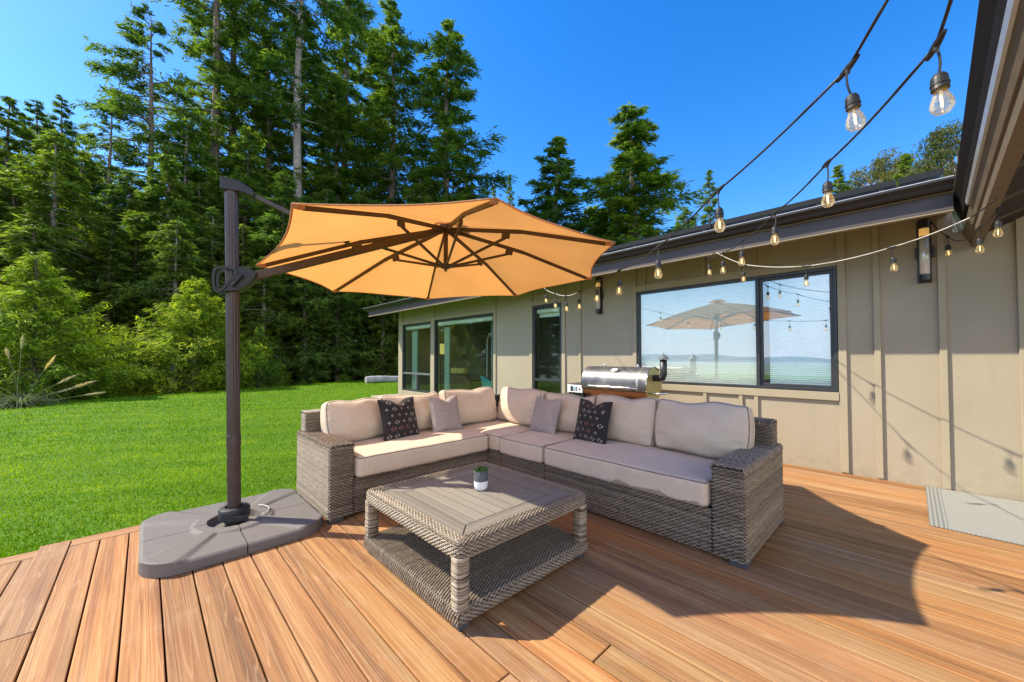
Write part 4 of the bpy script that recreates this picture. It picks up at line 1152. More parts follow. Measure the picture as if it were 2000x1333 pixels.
for x in (tx0+0.05, tx1-0.05):
    for y in (ty0+0.05, ty1-0.05):
        b = MB(); b.box((x-0.03, y-0.03, 0.0), (x+0.03, y+0.03, 0.036)); b.build('foot', M_foot, table, bevel=0.003)

# planter on the table
px_, py_, pz_ = 1.655, 2.03, 0.3995
t = thing('planter', 'small two tone pot of succulents on the coffee table', 'planter', (px_, py_, pz_))
b = MB(); b.lathe([(0.0, pz_), (0.030, pz_), (0.040, pz_+0.006), (0.0455, pz_+0.025), (0.048, pz_+0.06), (0.0485, pz_+0.128), (0.0465, pz_+0.131), (0.043, pz_+0.128), (0.042, pz_+0.108), (0.0, pz_+0.108)], (px_, py_, 0), 40)
b.build('pot', M_pot, t, smooth=True)
b = MB()
for k in range(150):
    aa = RNG.uniform(0, 2*PI); rr = 0.040*math.sqrt(RNG.random()); base = np.array((px_+rr*math.cos(aa), py_+rr*math.sin(aa), pz_+0.108+RNG.uniform(0, 0.02)))
    el = RNG.uniform(0.4, 1.4); d = np.array((math.cos(aa)*math.cos(el), math.sin(aa)*math.cos(el), math.sin(el))); L = RNG.uniform(0.016, 0.034)
    sd = np.cross(d, (0.3, 0.2, 1)); sd /= np.linalg.norm(sd); up = np.cross(sd, d)
    w = L*0.22
    V = [base, base+d*L*0.55+sd*w, base+d*L, base+d*L*0.55-sd*w, base+d*L*0.5+up*w*0.7, base+d*L*0.5-up*w*0.5]
    b.add(V, [(0, 1, 4), (1, 2, 4), (2, 3, 4), (3, 0, 4), (1, 0, 5), (2, 1, 5), (3, 2, 5), (0, 3, 5)], RNG.random())
b.build('succulent', M_succ, t)

# outdoor mat by the wall
b = MB(); v = np.array([(4.36, -2.3, 0.0045), (5.63, -2.3, 0.0045), (5.63, -0.075, 0.0045), (4.36, -0.075, 0.0045), (4.36, -2.3, 0.0105), (5.63, -2.3, 0.0105), (5.63, -0.075, 0.0105), (4.36, -0.075, 0.0105)])
tcm = v.copy(); tcm[:, 1] = -0.075-tcm[:, 1]
b.add(v, [(3,2,1,0),(4,5,6,7),(0,1,5,4),(1,2,6,5),(2,3,7,6),(3,0,4,7)], 0.5, tcm)
tag(b.build('door_mat', M_mat, loc=(5.0, -1.1, 0.0045)), 'flat woven grey mat with striped end lying by the wall', 'mat')

# ------------------------------------------------------------------ cantilever umbrella
umb = thing('cantilever_umbrella', 'large tan cantilever parasol on a brown pole and grey base', 'umbrella', (0.505, 3.558, 0))
CXY = np.array((2.045, 3.003)); APEX = np.array((2.030, 3.018, 2.535))
CORN = np.array([(0.598,2.457,2.173),(1.407,1.594,2.178),(2.590,1.556,2.167),(3.453,2.366,2.136),(3.491,3.549,2.095),(2.682,4.412,2.061),(1.499,4.450,2.025),(0.636,3.640,2.030)])
b = MB(); nT, nS = 22, 14
for k in range(8):
    c0, c1 = CORN[k], CORN[(k+1) % 8]
    G = np.zeros((nT+1, nS+1, 3)); 
    for i in range(nT+1):
        tt = 0.07+0.93*i/nT
        for j in range(nS+1):
            s = j/nS; e = c0*(1-s)+c1*s
            inward = 0.046*4*s*(1-s)*tt**2
            p = APEX+(e-APEX)*tt*(1-inward)
            p[2] += 0.035*math.sin(PI*tt)*1.0 - 0.045*tt*4*s*(1-s)*(0.35+0.65*math.sin(PI*min(1, tt*1.1)))
            p[2] += 0.006*math.sin(9*tt+k*1.7)*math.sin(6.3*s+k)*4*s*(1-s)
            G[i, j] = p
    b.grid(G)
    # hem and corner pocket
    hem = [G[nT, j]+np.array((0, 0, 0.004)) for j in range(nS+1)]
    b.tube(hem, 0.006, 5)
cano = b.build('canopy', M_canopy, umb, smooth=True)
b = MB(); G = np.zeros((7, 41, 3))
for i in range(7):
    for j in range(41):
        aa = 2*PI*j/40; rr = 0.01+0.17*i/6
        G[i, j] = APEX+np.array((rr*math.cos(aa), rr*math.sin(aa), 0.075-0.06*(i/6)**1.3))
b.grid(G); b.build('vent', M_canopy, cano, smooth=True)
HUBB = np.array((2.03, 3.019, 2.145)); HT = APEX+np.array((0, 0, -0.02))
b = MB(); b.tube([HUBB+(0, 0, 0.01), HT+(0, 0, 0.06)], 0.021, 12)
b.lathe([(0.0, -0.045), (0.012, -0.045), (0.014, -0.025), (0.035, -0.018), (0.058, 0.0), (0.058, 0.016), (0.03, 0.028), (0.0, 0.03)], HUBB, 20)
b.lathe([(0.03, -0.03), (0.06, -0.028), (0.062, 0.02), (0.03, 0.024)], HT, 20)
b.build('hub', M_ribm, umb)
for k in range(8):
    d = CORN[k]-HT; end = HT+d*0.955+(0, 0, -0.012); st = HT+d*0.03+np.array((0, 0, -0.012))
    mid = HT+d*0.5+np.array((0, 0, 0.022))
    b = MB()
    b.bar(st, mid, 0.020, 0.034); b.bar(mid, end, 0.020, 0.030)
    rb = b.build('rib', M_ribm, umb, bevel=0.003)
    b = MB(); b.bar(end, HT+d*0.992+(0, 0, -0.006), 0.045, 0.022); b.build('tip_pocket', M_canopy, rb, bevel=0.004)
    sp = HT+d*0.40+np.array((0, 0, -0.012))
    b = MB(); b.bar(HUBB+d*np.array((1, 1, 0))/np.linalg.norm(d)*0.05+(0, 0, 0.005), sp+(0, 0, -0.03), 0.017, 0.022); b.build('strut', M_ribm, umb, bevel=0.002)
    b = MB(); dd = d/np.linalg.norm(d); b.bar(sp-dd*0.035+(0, 0, -0.016), sp+dd*0.04+(0, 0, -0.012), 0.030, 0.045); b.build('bracket', M_ribm, umb, bevel=0.008)
# pole (fluted)
PB = np.array((0.507, 3.556, 0.06)); PT = np.array((0.456, 3.566, 2.60))
b = MB(); nf = 48; V = []
for i, tt in enumerate(np.linspace(0, 1, 14)):
    c = PB+(PT-PB)*tt
    for k in range(nf):
        a = 2*PI*k/nf; rr = 0.0435+(0.0 if k % 4 else -0.003)
        V.append(c+np.array((rr*math.cos(a), rr*math.sin(a), 0)))
F = [(i*nf+k, i*nf+(k+1) % nf, (i+1)*nf+(k+1) % nf, (i+1)*nf+k) for i in range(13) for k in range(nf)]
b.add(V, F); b.build('pole', M_polem, umb)
def polec(z): return PB+(PT-PB)*((z-0.06)/2.54)
b = MB(); b.tube([polec(0.62), polec(0.71)], 0.047, 28); b.build('sleeve', M_polem, umb, bevel=0.003)
b = MB(); b.lathe([(0.10, 0.085), (0.10, 0.15), (0.092, 0.165), (0.060, 0.172), (0.060, 0.05)], (PB[0], PB[1], 0), 32)
b.box((PB[0]-0.01, PB[1]-0.125, 0.087), (PB[0]+0.07, PB[1]-0.098, 0.125)); b.build('pole_socket', M_plast, umb, bevel=0.003)
sdir = np.array((APEX[0]-PT[0], APEX[1]-PT[1], 0)); sdir /= np.linalg.norm(sdir); ndir = np.array((sdir[1], -sdir[0], 0)); up = np.array((0, 0, 1.0))
o_ = polec(2.60)
b = MB(); b.prism([(-0.062, -0.05), (0.062, -0.05), (0.145, -0.075), (0.155, -0.045), (0.135, -0.015), (0.05, 0.035), (-0.062, 0.045)], o_, (sdir, up, ndir), -0.049, 0.049); b.build('top_cap', M_plast, umb, bevel=0.006)
r0 = o_+sdir*0.13+up*-0.045; r1 = o_+sdir*0.83+up*-0.335
b = MB(); b.bar(r0, r1, 0.030, 0.036); b.build('upper_rod', M_polem, umb, bevel=0.004)
hc = polec(1.875)
outer = [(-0.115,0.075),(-0.09,0.098),(-0.02,0.102),(0.08,0.100),(0.125,0.088),(0.150,0.060),(0.135,0.015),(0.085,-0.050),(0.045,-0.082),(-0.02,-0.098),(-0.085,-0.118),(-0.108,-0.105),(-0.125,-0.04)]
b = MB()
def ringwall(b, outer, inner, o, ax, t0, t1):
    A = np.array(ax); n = len(outer)
    for t, flip in ((t0, False), (t1, True)):
        for i in range(n):
            q = [outer[i], outer[(i+1) % n], inner[(i+1) % n], inner[i]]
            V = [o+A[0]*a+A[1]*c+A[2]*t for a, c in q]; b.add(V, [(3, 2, 1, 0) if flip else (0, 1, 2, 3)])
    for loop, fl in ((outer, False), (inner, True)):
        for i in range(n):
            V = [o+A[0]*a+A[1]*c+A[2]*t for t in (t0, t1) for a, c in (loop[i], loop[(i+1) % n])]
            b.add(V, [(0, 1, 3, 2) if fl else (2, 3, 1, 0)])
loopo = [(0.9*a_, 0.93*c_) for a_, c_ in [(-0.122,0.03),(-0.115,0.072),(-0.09,0.096),(-0.02,0.100),(0.03,0.098),(0.055,0.06),(0.03,0.0),(-0.02,-0.055),(-0.05,-0.098),(-0.088,-0.114),(-0.110,-0.10),(-0.122,-0.04)]]
loopi = [(0.9*a_, 0.93*c_) for a_, c_ in [(-0.104,0.02),(-0.100,0.060),(-0.082,0.076),(-0.02,0.080),(0.014,0.076),(0.030,0.055),(0.010,0.012),(-0.030,-0.032),(-0.058,-0.072),(-0.080,-0.094),(-0.096,-0.084),(-0.104,-0.03)]]
for s0, s1 in ((0.046, 0.068), (-0.068, -0.046)): ringwall(b, loopo, loopi, hc, (sdir, up, ndir), s0, s1)
b.prism([(0.03, 0.095), (0.09, 0.100), (0.135, 0.088), (0.165, 0.062), (0.150, 0.015), (0.10, -0.045), (0.05, -0.082), (-0.045, -0.098), (0.015, -0.01), (0.05, 0.055)], hc, (sdir, up, ndir), -0.066, 0.066)
b.build('crank_housing', M_plast, umb, bevel=0.004)
b = MB(); b.bar(hc+ndir*0.080+sdir*0.015+up*-0.055, hc+ndir*0.080+sdir*0.075+up*0.035, 0.018, 0.034, up=ndir); b.tube([hc+ndir*0.064+sdir*0.07+up*0.03, hc+ndir*0.084+sdir*0.07+up*0.03], 0.016, 12)
b.build('crank', M_plast, umb, bevel=0.006)
a0 = hc+sdir*0.14+up*0.045
b = MB(); b.bar(a0, HT+np.array((0, 0, -0.03))-sdir*0.04, 0.045, 0.062); b.build('arm', M_ribm, umb, bevel=0.006)
am = a0+(HT-a0)*0.49
b = MB(); b.bar(am-sdir*0.04, am+sdir*0.04+up*0.02, 0.06, 0.085); b.build('arm_bracket', M_ribm, umb, bevel=0.01)
# four base weights
BC = np.array((0.507, 3.545)); BH = 0.515
def base_h(dx, dy):
    ax_, ay_ = np.abs(dx), np.abs(dy); r = np.hypot(dx, dy); rm = np.maximum(ax_, ay_)
    ang = np.degrees(np.arctan2(np.minimum(ax_, ay_), rm+1e-6))
    h = np.full_like(dx, 0.086)
    wedge = smooth((36-ang)/6)*smooth((r-0.235)/0.025)
    h -= 0.016*wedge
    hole = smooth((0.165-r)/0.012); h -= 0.050*hole
    h -= 0.009*smooth((rm-BH+0.022)/0.022)**2
    return h
for sx_ in (-1, 1):
    for sy_ in (-1, 1):
        n = 64; gap = 0.003
        t = np.linspace(0, 1, n+1); A_, B_ = np.meshgrid(t, t, indexing='ij')
        R_ = 0.20
        # map the unit square to a quadrant with a rounded outer corner
        X_ = gap+A_*(BH-gap); Y_ = gap+B_*(BH-gap)
        m_ = np.maximum(A_, B_)
        cx_ = BH-R_
        # shrink rays that pass the rounded corner
        ang = np.arctan2(Y_, X_); full = BH/np.maximum(np.cos(ang), np.sin(ang))
        aa = cx_*(np.cos(ang)+np.sin(ang)); disc = aa**2-(2*cx_**2-R_**2)
        rr = np.where(disc > 0, aa+np.sqrt(np.maximum(disc, 0)), full); inside = (full*np.cos(ang) <= cx_+1e-6) | (full*np.sin(ang) <= cx_+1e-6)
        lim = np.where(inside, full, np.minimum(full, rr)); sc_ = lim/full
        sc_ = 1-(1-sc_)*m_**3
        X_ = X_*sc_; Y_ = Y_*sc_
        dx = X_*sx_; dy = Y_*sy_
        edge = m_
        Z_ = base_h(dx, dy)*1.0 - 0.005*smooth((edge-0.975)/0.025)
        G = np.stack([BC[0]+dx, BC[1]+dy, Z_], -1)
        if sx_*sy_ < 0: G = G[:, ::-1]
        b = MB(); b.grid(G)
        top = [np.stack([BC[0]+dx, BC[1]+dy, Z_], -1)]
        T_ = top[0]
        for edge_pts in (T_[n, :], T_[:, n], T_[0, :], T_[:, 0]):
            lo = edge_pts.copy(); lo[:, 2] = 0.003
            b.grid(np.stack([edge_pts, edge_pts*0.25+lo*0.75+0*lo, lo]))
        o = b.build('base_weight', M_basepl, umb, smooth=True)
        em = o.modifiers.new('es', 'EDGE_SPLIT'); em.split_angle = math.radians(40)
b = MB(); b.lathe([(0.0, 0.01), (0.16, 0.01), (0.16, 0.034), (0.0, 0.036)], (BC[0], BC[1], 0), 32); b.build('base_plate', M_plast, umb)
aa = np.linspace(0.2, 1.7, 12)
b = MB(); b.tube([(0.53+0.20*math.cos(a-1.0), 3.56+0.17*math.sin(a-1.0)-0.0, 0.10+0.0*a) for a in aa], 0.0045, 6); b.build('base_handle', M_lightcable, umb, smooth=True)

# ------------------------------------------------------------------ string lights
def string_light(name_label, pts, lamps, mats, rad=0.0042, sag=0.02, tilt=0.0, seed=1):
    rs = np.random.default_rng(seed)
    pts = [np.array(p_, float) for p_ in pts]
    t = thing('string_light', name_label, 'string light', tuple(pts[0]), 'festoon string lights over the deck')
    segs = {}
    for i in range(len(pts)-1):
        mi = mats[i] if isinstance(mats, (list, tuple)) else mats
        a, c = pts[i], pts[i+1]; L = np.linalg.norm(c-a)
        P = [a+(c-a)*u-np.array((0, 0, sag*L*4*u*(1-u))) for u in np.linspace(0, 1, 9)]
        segs.setdefault(mi, []).append(P)
    for mi, lst in segs.items():
        b = MB()
        for P in lst:
            b.tube(P, rad, 7)
            # a second twisted strand
            P2 = [q+np.array((math.cos(i*1.3), math.sin(i*1.3), 0))*rad*0.9 for i, q in enumerate(P)]
            b.tube(P2, rad*0.55, 5)
        b.build('cable', [M_cable, M_lightcable][mi], t, smooth=True)
    for i in lamps:
        p = pts[i]; k = rs.normal(0, 0.35, 2); ks = 0.87
        nb = pts[min(i+1, len(pts)-1)]-pts[max(i-1, 0)]; nb /= np.linalg.norm(nb)
        dn = np.array((0.10*k[0], 0.10*k[1], -1.0)); dn /= np.linalg.norm(dn)
        s0 = p+np.array((0, 0, -0.004)); s1 = s0+dn*0.042+np.array((0.008*k[1], 0.008*k[0], 0)); s2 = s0+dn*0.082
        b = MB()
        b.tube([p-nb*0.042, p-nb*0.030, p-nb*0.010, p+nb*0.010, p+nb*0.030, p+nb*0.042], [0.0052, 0.007, 0.0095, 0.0095, 0.007, 0.0052], 8)
        b.tube([p, p+np.array((0, 0, -0.016))], [0.0095, 0.006], 8)
        cv = [(1-q)**2*(s0+(s1-s0)*0.0)+2*q*(1-q)*(s1+(s1-(s0+s2)/2)*0.9)+q*q*s2 for q in np.linspace(0, 1, 9)]
        b.tube(cv, 0.0030, 6)
        ex = np.cross(dn, (0.3, 1, 0.1)); ex /= np.linalg.norm(ex); ey = np.cross(dn, ex)
        A = np.array([ex, ey, dn])
        b.lathe([(ks*r_, ks*z_) for r_, z_ in [(0.004, -0.004), (0.014, 0.0), (0.0195, 0.010), (0.0205, 0.020), (0.0205, 0.030), (0.0225, 0.032), (0.0225, 0.036), (0.0205, 0.038), (0.0215, 0.050), (0.016, 0.051)]], s2, 20, ax=A)
        so = b.build('light_socket', M_plast, t)
        b = MB(); c = s2+dn*0.049*ks
        zz_ = np.linspace(0, 0.0808, 30); rr_ = np.interp(zz_, [0, .010, .024, .040, .053, .066, .076, .080, .0808], [.015, .0160, .0195, .0255, .0280, .026, .018, .008, 0.0])
        rr_[1:-3] = np.convolve(np.pad(rr_, 2, 'edge'), np.ones(5)/5, 'valid')[1:-3]
        b.lathe([(ks*r_, ks*z_) for r_, z_ in zip(rr_, zz_)], c, 32, ax=A)
        b.build('bulb', M_bulb, so, smooth=True)
        b = MB(); b.tube([c+dn*0.004, c+dn*0.020], 0.0035, 8, mi=0); b.build('filament_stem', M_white, so)
        b = MB()
        for q in (-1, 1): b.tube([c+dn*0.018+ex*0.004*q, c+dn*0.050+ex*0.003*q], 0.0018, 6)
        b.build('filament', M_fil, so)
PA = [(1.15, -0.185, 2.45), (1.575, 0.123, 2.195), (1.934, 0.615, 2.076), (2.301, 1.083, 1.979), (2.674, 1.571, 1.975), (3.068, 2.024, 2.011), (3.427, 2.511, 2.013), (3.802, 2.981, 2.065), (4.090, 3.395, 2.174), (4.331, 3.783, 2.311), (4.93, 4.40, 2.60)]
string_light('dark string of bulbs crossing the sky above the other, dipping behind the parasol', PA, list(range(1, 10)), [0, 0, 0, 0, 0, 0, 1, 1, 1, 1], seed=3)
PBs = [(1.12, -0.185, 2.45), (1.552, -0.061, 2.145), (2.172, 0.245, 2.151), (2.753, 0.561, 2.168), (3.343, 0.895, 2.201), (3.955, 1.220, 2.287), (4.451, 1.517, 2.389), (4.93, 1.62, 2.56)]
string_light('dark string of bulbs nearest the porch beam, ending at the house gutter', PBs, list(range(1, 7)), [0, 0, 0, 0, 0, 0, 0], seed=8)
PC = [(4.93, 1.60, 2.552), (4.840, 1.284, 2.335), (4.601, 0.687, 2.174), (4.355, 0.091, 2.184), (4.12, -0.30, 2.262), (3.971, -0.40, 2.320)]
string_light('pale sagging string of bulbs in front of the window, hung from the porch beam', PC, [1, 2, 3], [1, 1, 1, 1, 0], rad=0.0045, sag=0.03, seed=12)
PD = [(5.645, -0.15, 2.66), (5.428, -0.253, 2.43), (5.072, -0.323, 2.300), (4.624, -0.377, 2.290), (4.30, -0.44, 2.330)]
string_light('short black string of lit bulbs looped under the porch beam', PD, [1, 3, 4], [0, 0, 0, 0], sag=0.05, seed=15)

# ------------------------------------------------------------------ pellet grill
gt = thing('pellet_grill', 'steel barrel grill with bronze body and chimney behind the sofa', 'grill', (5.17, 3.05, 0))
gx_, gz_, gr = 5.165, 0.905, 0.250
gy0, gy1 = 2.50, 3.57
def arc(a0, a1, r, n=24): return [(gx_-r*math.cos(t), gz_+r*math.sin(t)) for t in np.linspace(a0, a1, n)]
b = MB(); pr = arc(math.radians(-24), math.radians(128), gr); 
G = np.array([[(x, y, z) for y in (gy0, gy0+0.004, gy1-0.004, gy1)] for x, z in pr]); b.grid(G[:, ::-1])
lid = b.build('lid', M_steel, gt, smooth=True); sd = lid.modifiers.new('s', 'SOLIDIFY'); sd.thickness = 0.006
b = MB(); pr = arc(math.radians(128), math.radians(336), gr-0.006, 32); G = np.array([[(x, y, z) for y in (gy0+0.01, gy1-0.01)] for x, z in pr]); b.grid(G[:, ::-1])
b.build('body', M_copper, gt, smooth=True)
for yy, m_ in ((gy0+0.012, M_brass), (gy1-0.012, M_steel)):
    b = MB(); b.prism([(x, z) for x, z in arc(0, 2*PI, gr-0.004, 48)[:-1]], (0, yy, 0), ((1,0,0),(0,0,1),(0,1,0)), -0.004, 0.004); b.build('end_plate', m_, gt)
b = MB(); b.tube([(x, gy0, z) for x, z in arc(math.radians(-24), math.radians(128), gr+0.002, 20)], 0.006, 6); b.build('lid_edge', M_chrome, gt, smooth=True)
for yy in (2.70, 3.40):
    b = MB(); b.tube([(4.93, yy, 0.855), (4.875, yy, 0.862)], 0.014, 10); b.lathe([(0.03, 0), (0.03, 0.006), (0.0, 0.008)], (4.935, yy, 0.853), 16, ax=((0,1,0),(0,0,1),(-1,0,0))); b.build('handle_mount', M_chrome, gt, smooth=True)
b = MB(); b.tube([(4.868, 2.60, 0.858), (4.862, 2.72, 0.864), (4.862, 3.38, 0.864), (4.868, 3.50, 0.858)], [0.008, 0.016, 0.016, 0.008], 12); b.build('handle', M_chrome, gt, smooth=True)
for yy in (2.75, 3.3):
    b = MB(); b.lathe([(0.02, 0), (0.024, 0.012), (0.012, 0.02), (0.014, 0.03), (0.0, 0.034)], (5.17, yy, gz_+gr), 12); b.build('lid_stop', M_chrome, gt, smooth=True)
# oval badge on the lid
ta = math.radians(52); bo = np.array((gx_-(gr+0.004)*math.cos(ta), 3.04, gz_+(gr+0.004)*math.sin(ta))); bn = np.array((-math.cos(ta), 0, math.sin(ta))); bu = np.array((math.sin(ta), 0, math.cos(ta))); by = np.array((0, -1.0, 0))
b = MB(); b.prism([(0.062*math.cos(t), 0.042*math.sin(t)) for t in np.linspace(0, 2*PI, 33)[:-1]], bo, (by, bu, bn), -0.002, 0.003); bdg = b.build('badge', M_white, gt)
b = MB(); b.tube([bo+by*0.060*math.cos(t)+bu*0.040*math.sin(t)+bn*0.0035 for t in np.linspace(0, 2*PI, 33)[:-1]], 0.003, 6, closed=True)
for i, (u_, w_, h_) in enumerate(((-0.032, 0.006, 0.022), (-0.018, 0.005, 0.016), (-0.004, 0.006, 0.02), (0.010, 0.005, 0.016), (0.024, 0.006, 0.02))):
    b.obox(bo+by*u_+bn*0.0042, (by, bu, bn), (w_, h_/2, 0.0008))
    b.obox(bo+by*(u_+0.004)+bu*(0.004*(i % 2))+bn*0.0042, (by, bu, bn), (w_*1.15, 0.002, 0.0009))
b.build('badge_lettering', M_black, bdg)
# chimney
b = MB(); b.tube([(5.17, gy0+0.01, 1.00), (5.17, gy0-0.06, 1.00), (5.17, gy0-0.115, 1.01), (5.17, gy0-0.13, 1.06), (5.17, gy0-0.13, 1.262)], 0.046, 20); ch = b.build('chimney', M_black, gt, smooth=True)
b = MB(); b.lathe([(0.075, 1.268), (0.078, 1.272), (0.03, 1.318), (0.006, 1.332), (0.006, 1.352), (0.0, 1.354)], (5.17, gy0-0.13, 0), 24); b.tube([(5.17, gy0-0.13, 1.25), (5.17, gy0-0.13, 1.28)], 0.01); b.build('chimney_cap', M_frame_al, ch)
b = MB(); b.tube([(4.94, gy0-0.02, 0.80), (4.93, gy0-0.30, 0.815)], 0.013, 10); b.build('side_handle', M_chrome, gt, smooth=True)
# hopper with control panel
b = MB(); b.box((4.98, gy1+0.004, 0.55), (5.36, gy1+0.30, 0.875)); hp = b.build('hopper', M_black, gt, bevel=0.01)
b = MB(); b.box((4.955, gy1+0.006, 0.735), (4.979, gy1+0.298, 0.853)); cp = b.build('control_panel', M_white, gt, bevel=0.004)
b = MB(); b.box((4.950, gy1+0.115, 0.765), (4.9545, gy1+0.185, 0.825)); b.build('display', simple('lcd_display', (0.30, 0.42, 0.47), 0.3, 0, 0.1), cp)
b = MB(); b.box((4.9505, gy1+0.105, 0.757), (4.9542, gy1+0.114, 0.833)); b.box((4.9505, gy1+0.186, 0.757), (4.9542, gy1+0.235, 0.833))
b.lathe([(0.013, 0), (0.012, 0.012), (0, 0.013)], (4.954, gy1+0.06, 0.795), 12, ax=((0,1,0),(0,0,1),(-1,0,0))); b.build('button', M_black, cp)
for x_, y_ in ((4.98, 2.56), (5.36, 2.56), (4.98, 3.5), (5.36, 3.5)):
    b = MB(); b.tube([(x_, y_, 0.0), (x_*0.92+gx_*0.08, y_, 0.72)], 0.018, 8); b.build('leg', M_black, gt)
b = MB(); b.box((4.98, 2.57, 0.20), (5.36, 3.49, 0.22)); b.build('bottom_shelf', M_black, gt, bevel=0.004)

# ------------------------------------------------------------------ trees
def conifer_mesh(seed, H, zb, R, nb, prof, up=0.15, droop=0.35, dens=8.0, leaf=0.34, trunk_r=0.42, bare=0, k=11, az_bias=None, tip=0.25, flat=0.5, lv=(0.40, 1.22), wr=(0.15, 0.28), spread=0.6):
    rs = np.random.default_rng(seed)
    tb = MB()
    zz = np.linspace(0, H*0.985, 12)
    wobx = 0.10*np.sin(zz*0.21+seed); woby = 0.10*np.sin(zz*0.17+seed*2)
    tb.tube(np.stack([wobx, woby, zz], -1), np.maximum(0.03, trunk_r*(1-zz/H)**0.8*(1+0.35*np.exp(-zz/1.2))), 12)
    Q = []; RN = []
    for i in range(nb):
        t = ((i+rs.random())/nb)**0.92; z = zb+(H*0.985-zb)*t
        L = R*prof(t)*rs.uniform(lv[0], lv[1])
        if L < 0.25: L = 0.25
        az = i*2.39996+rs.normal(0, 0.4)
        if az_bias is not None and rs.random() < az_bias[1]: az = az_bias[0]+rs.normal(0, 0.6)
        ca, sa = math.cos(az), math.sin(az)
        bx_, by_ = np.interp(z, zz, wobx), np.interp(z, zz, woby)
        u_, d_ = up+rs.normal(0, 0.10), droop+rs.normal(0, 0.10)
        if t > 0.9: u_ += 0.6*(t-0.9)/0.1
        f_ = lambda s: np.stack([bx_+ca*L*s, by_+sa*L*s, z+L*(u_*s-d_*s*s+0.22*s**4)], -1)
        ss = np.array([0, 0.35, 0.7, 0.97])
        r0 = max(0.012, min(trunk_r*0.22, 0.018*L+0.01))
        tb.tube(f_(ss), r0*np.array([1, 0.75, 0.45, 0.15]), 4, cap=False)
        m = max(4, int(L*dens)); br = rs.random()*0.35
        s = rs.uniform(0.10 if bare == 0 else bare, 1.0, m)**(0.85 if bare == 0 else 1.0)
        base = f_(s)
        side = rs.choice([-1, 1], m); ang = rs.uniform(0.5, 1.15, m)*side
        l = np.clip((0.22+0.42*(1-s))*L, 0.22, 1.5)*rs.uniform(0.6, 1.2, m)
        bd = np.stack([ca*np.cos(ang)-sa*np.sin(ang), sa*np.cos(ang)+ca*np.sin(ang), rs.normal(-0.22, 0.34, m)], -1)
        fr = (np.arange(k)+rs.random((m, k)))/k
        c = base[:, None, :]+bd[:, None, :]*(l[:, None]*fr)[..., None]
        c[..., 2] -= 0.10*(l[:, None]*fr)**1.5
        c += rs.normal(0, 0.22*leaf, c.shape)
        c = c.reshape(-1, 3); n = len(c)
        a2 = np.repeat(ang, k)+rs.uniform(-spread, spread, n)
        ln = leaf*rs.uniform(0.6, 1.35, n); wd = ln*rs.uniform(wr[0], wr[1], n)
        d = np.stack([ca*np.cos(a2)-sa*np.sin(a2), sa*np.cos(a2)+ca*np.sin(a2), rs.normal(-0.30, 0.34, n)], -1); d /= np.linalg.norm(d, axis=1)[:, None]
        nr = np.stack([rs.normal(0, flat, n), rs.normal(0, flat, n), np.ones(n)], -1)
        sv = np.cross(d, nr); sv /= np.linalg.norm(sv, axis=1)[:, None]+1e-9
        q = np.stack([c-d*ln[:, None]*0.5, c+sv*wd[:, None]*0.5+d*ln[:, None]*0.06, c+d*ln[:, None]*0.5, c-sv*wd[:, None]*0.5], 1)
        Q.append(q.reshape(-1, 3))
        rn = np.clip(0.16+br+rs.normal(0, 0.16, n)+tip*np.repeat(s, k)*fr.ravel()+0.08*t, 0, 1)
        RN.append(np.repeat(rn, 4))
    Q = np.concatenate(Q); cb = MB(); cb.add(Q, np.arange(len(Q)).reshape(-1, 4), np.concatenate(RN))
    return tb, cb

def broad_mesh(seed, H, R, nl, k, leaf):
    rs = np.random.default_rng(seed); tb = MB(); Q = []; RN = []
    tb.tube([(0, 0, 0), (0.1, 0, H*0.3), (0.05, 0.1, H*0.55), (0.2, 0.1, H*0.8)], [0.35, 0.28, 0.2, 0.06], 10)
    for i in range(nl):
        t = rs.uniform(0.35, 1.0); az = rs.uniform(0, 2*PI); z = H*(0.45+0.5*t)
        L = R*math.sqrt(max(0.05, 1-((t-0.55)/0.55)**2))*rs.uniform(0.5, 1.0)
        c = np.array((L*math.cos(az), L*math.sin(az), z))
        tb.tube([(0.05, 0.1, H*(0.35+0.25*t)), c*np.array((0.5, 0.5, 1))+(0, 0, -0.5), c], [0.10, 0.06, 0.02], 5, cap=False)
        cl = rs.uniform(0.55, 1.15); n = int(k*cl)
        p = rs.normal(0, 1, (n, 3)); p /= np.linalg.norm(p, axis=1)[:, None]; p *= (rs.random(n)**0.45)[:, None]*np.array((cl, cl, cl*0.55)); p += c
        d = rs.normal(0, 1, (n, 3)); d[:, 2] -= 0.7; d /= np.linalg.norm(d, axis=1)[:, None]
        sv = np.cross(d, rs.normal(0, 1, (n, 3))); sv /= np.linalg.norm(sv, axis=1)[:, None]
        ln = leaf*rs.uniform(0.6, 1.3, n)[:, None]; wd = ln*0.34
        Q.append(np.stack([p-d*ln*0.5, p+sv*wd*0.5, p+d*ln*0.5, p-sv*wd*0.5], 1).reshape(-1, 3))
        RN.append(np.repeat(np.clip(rs.normal(0.45, 0.2, n)+0.25*rs.random()-0.1, 0, 1), 4))
    Q = np.concatenate(Q); cb = MB(); cb.add(Q, np.arange(len(Q)).reshape(-1, 4), np.concatenate(RN)); return tb, cb

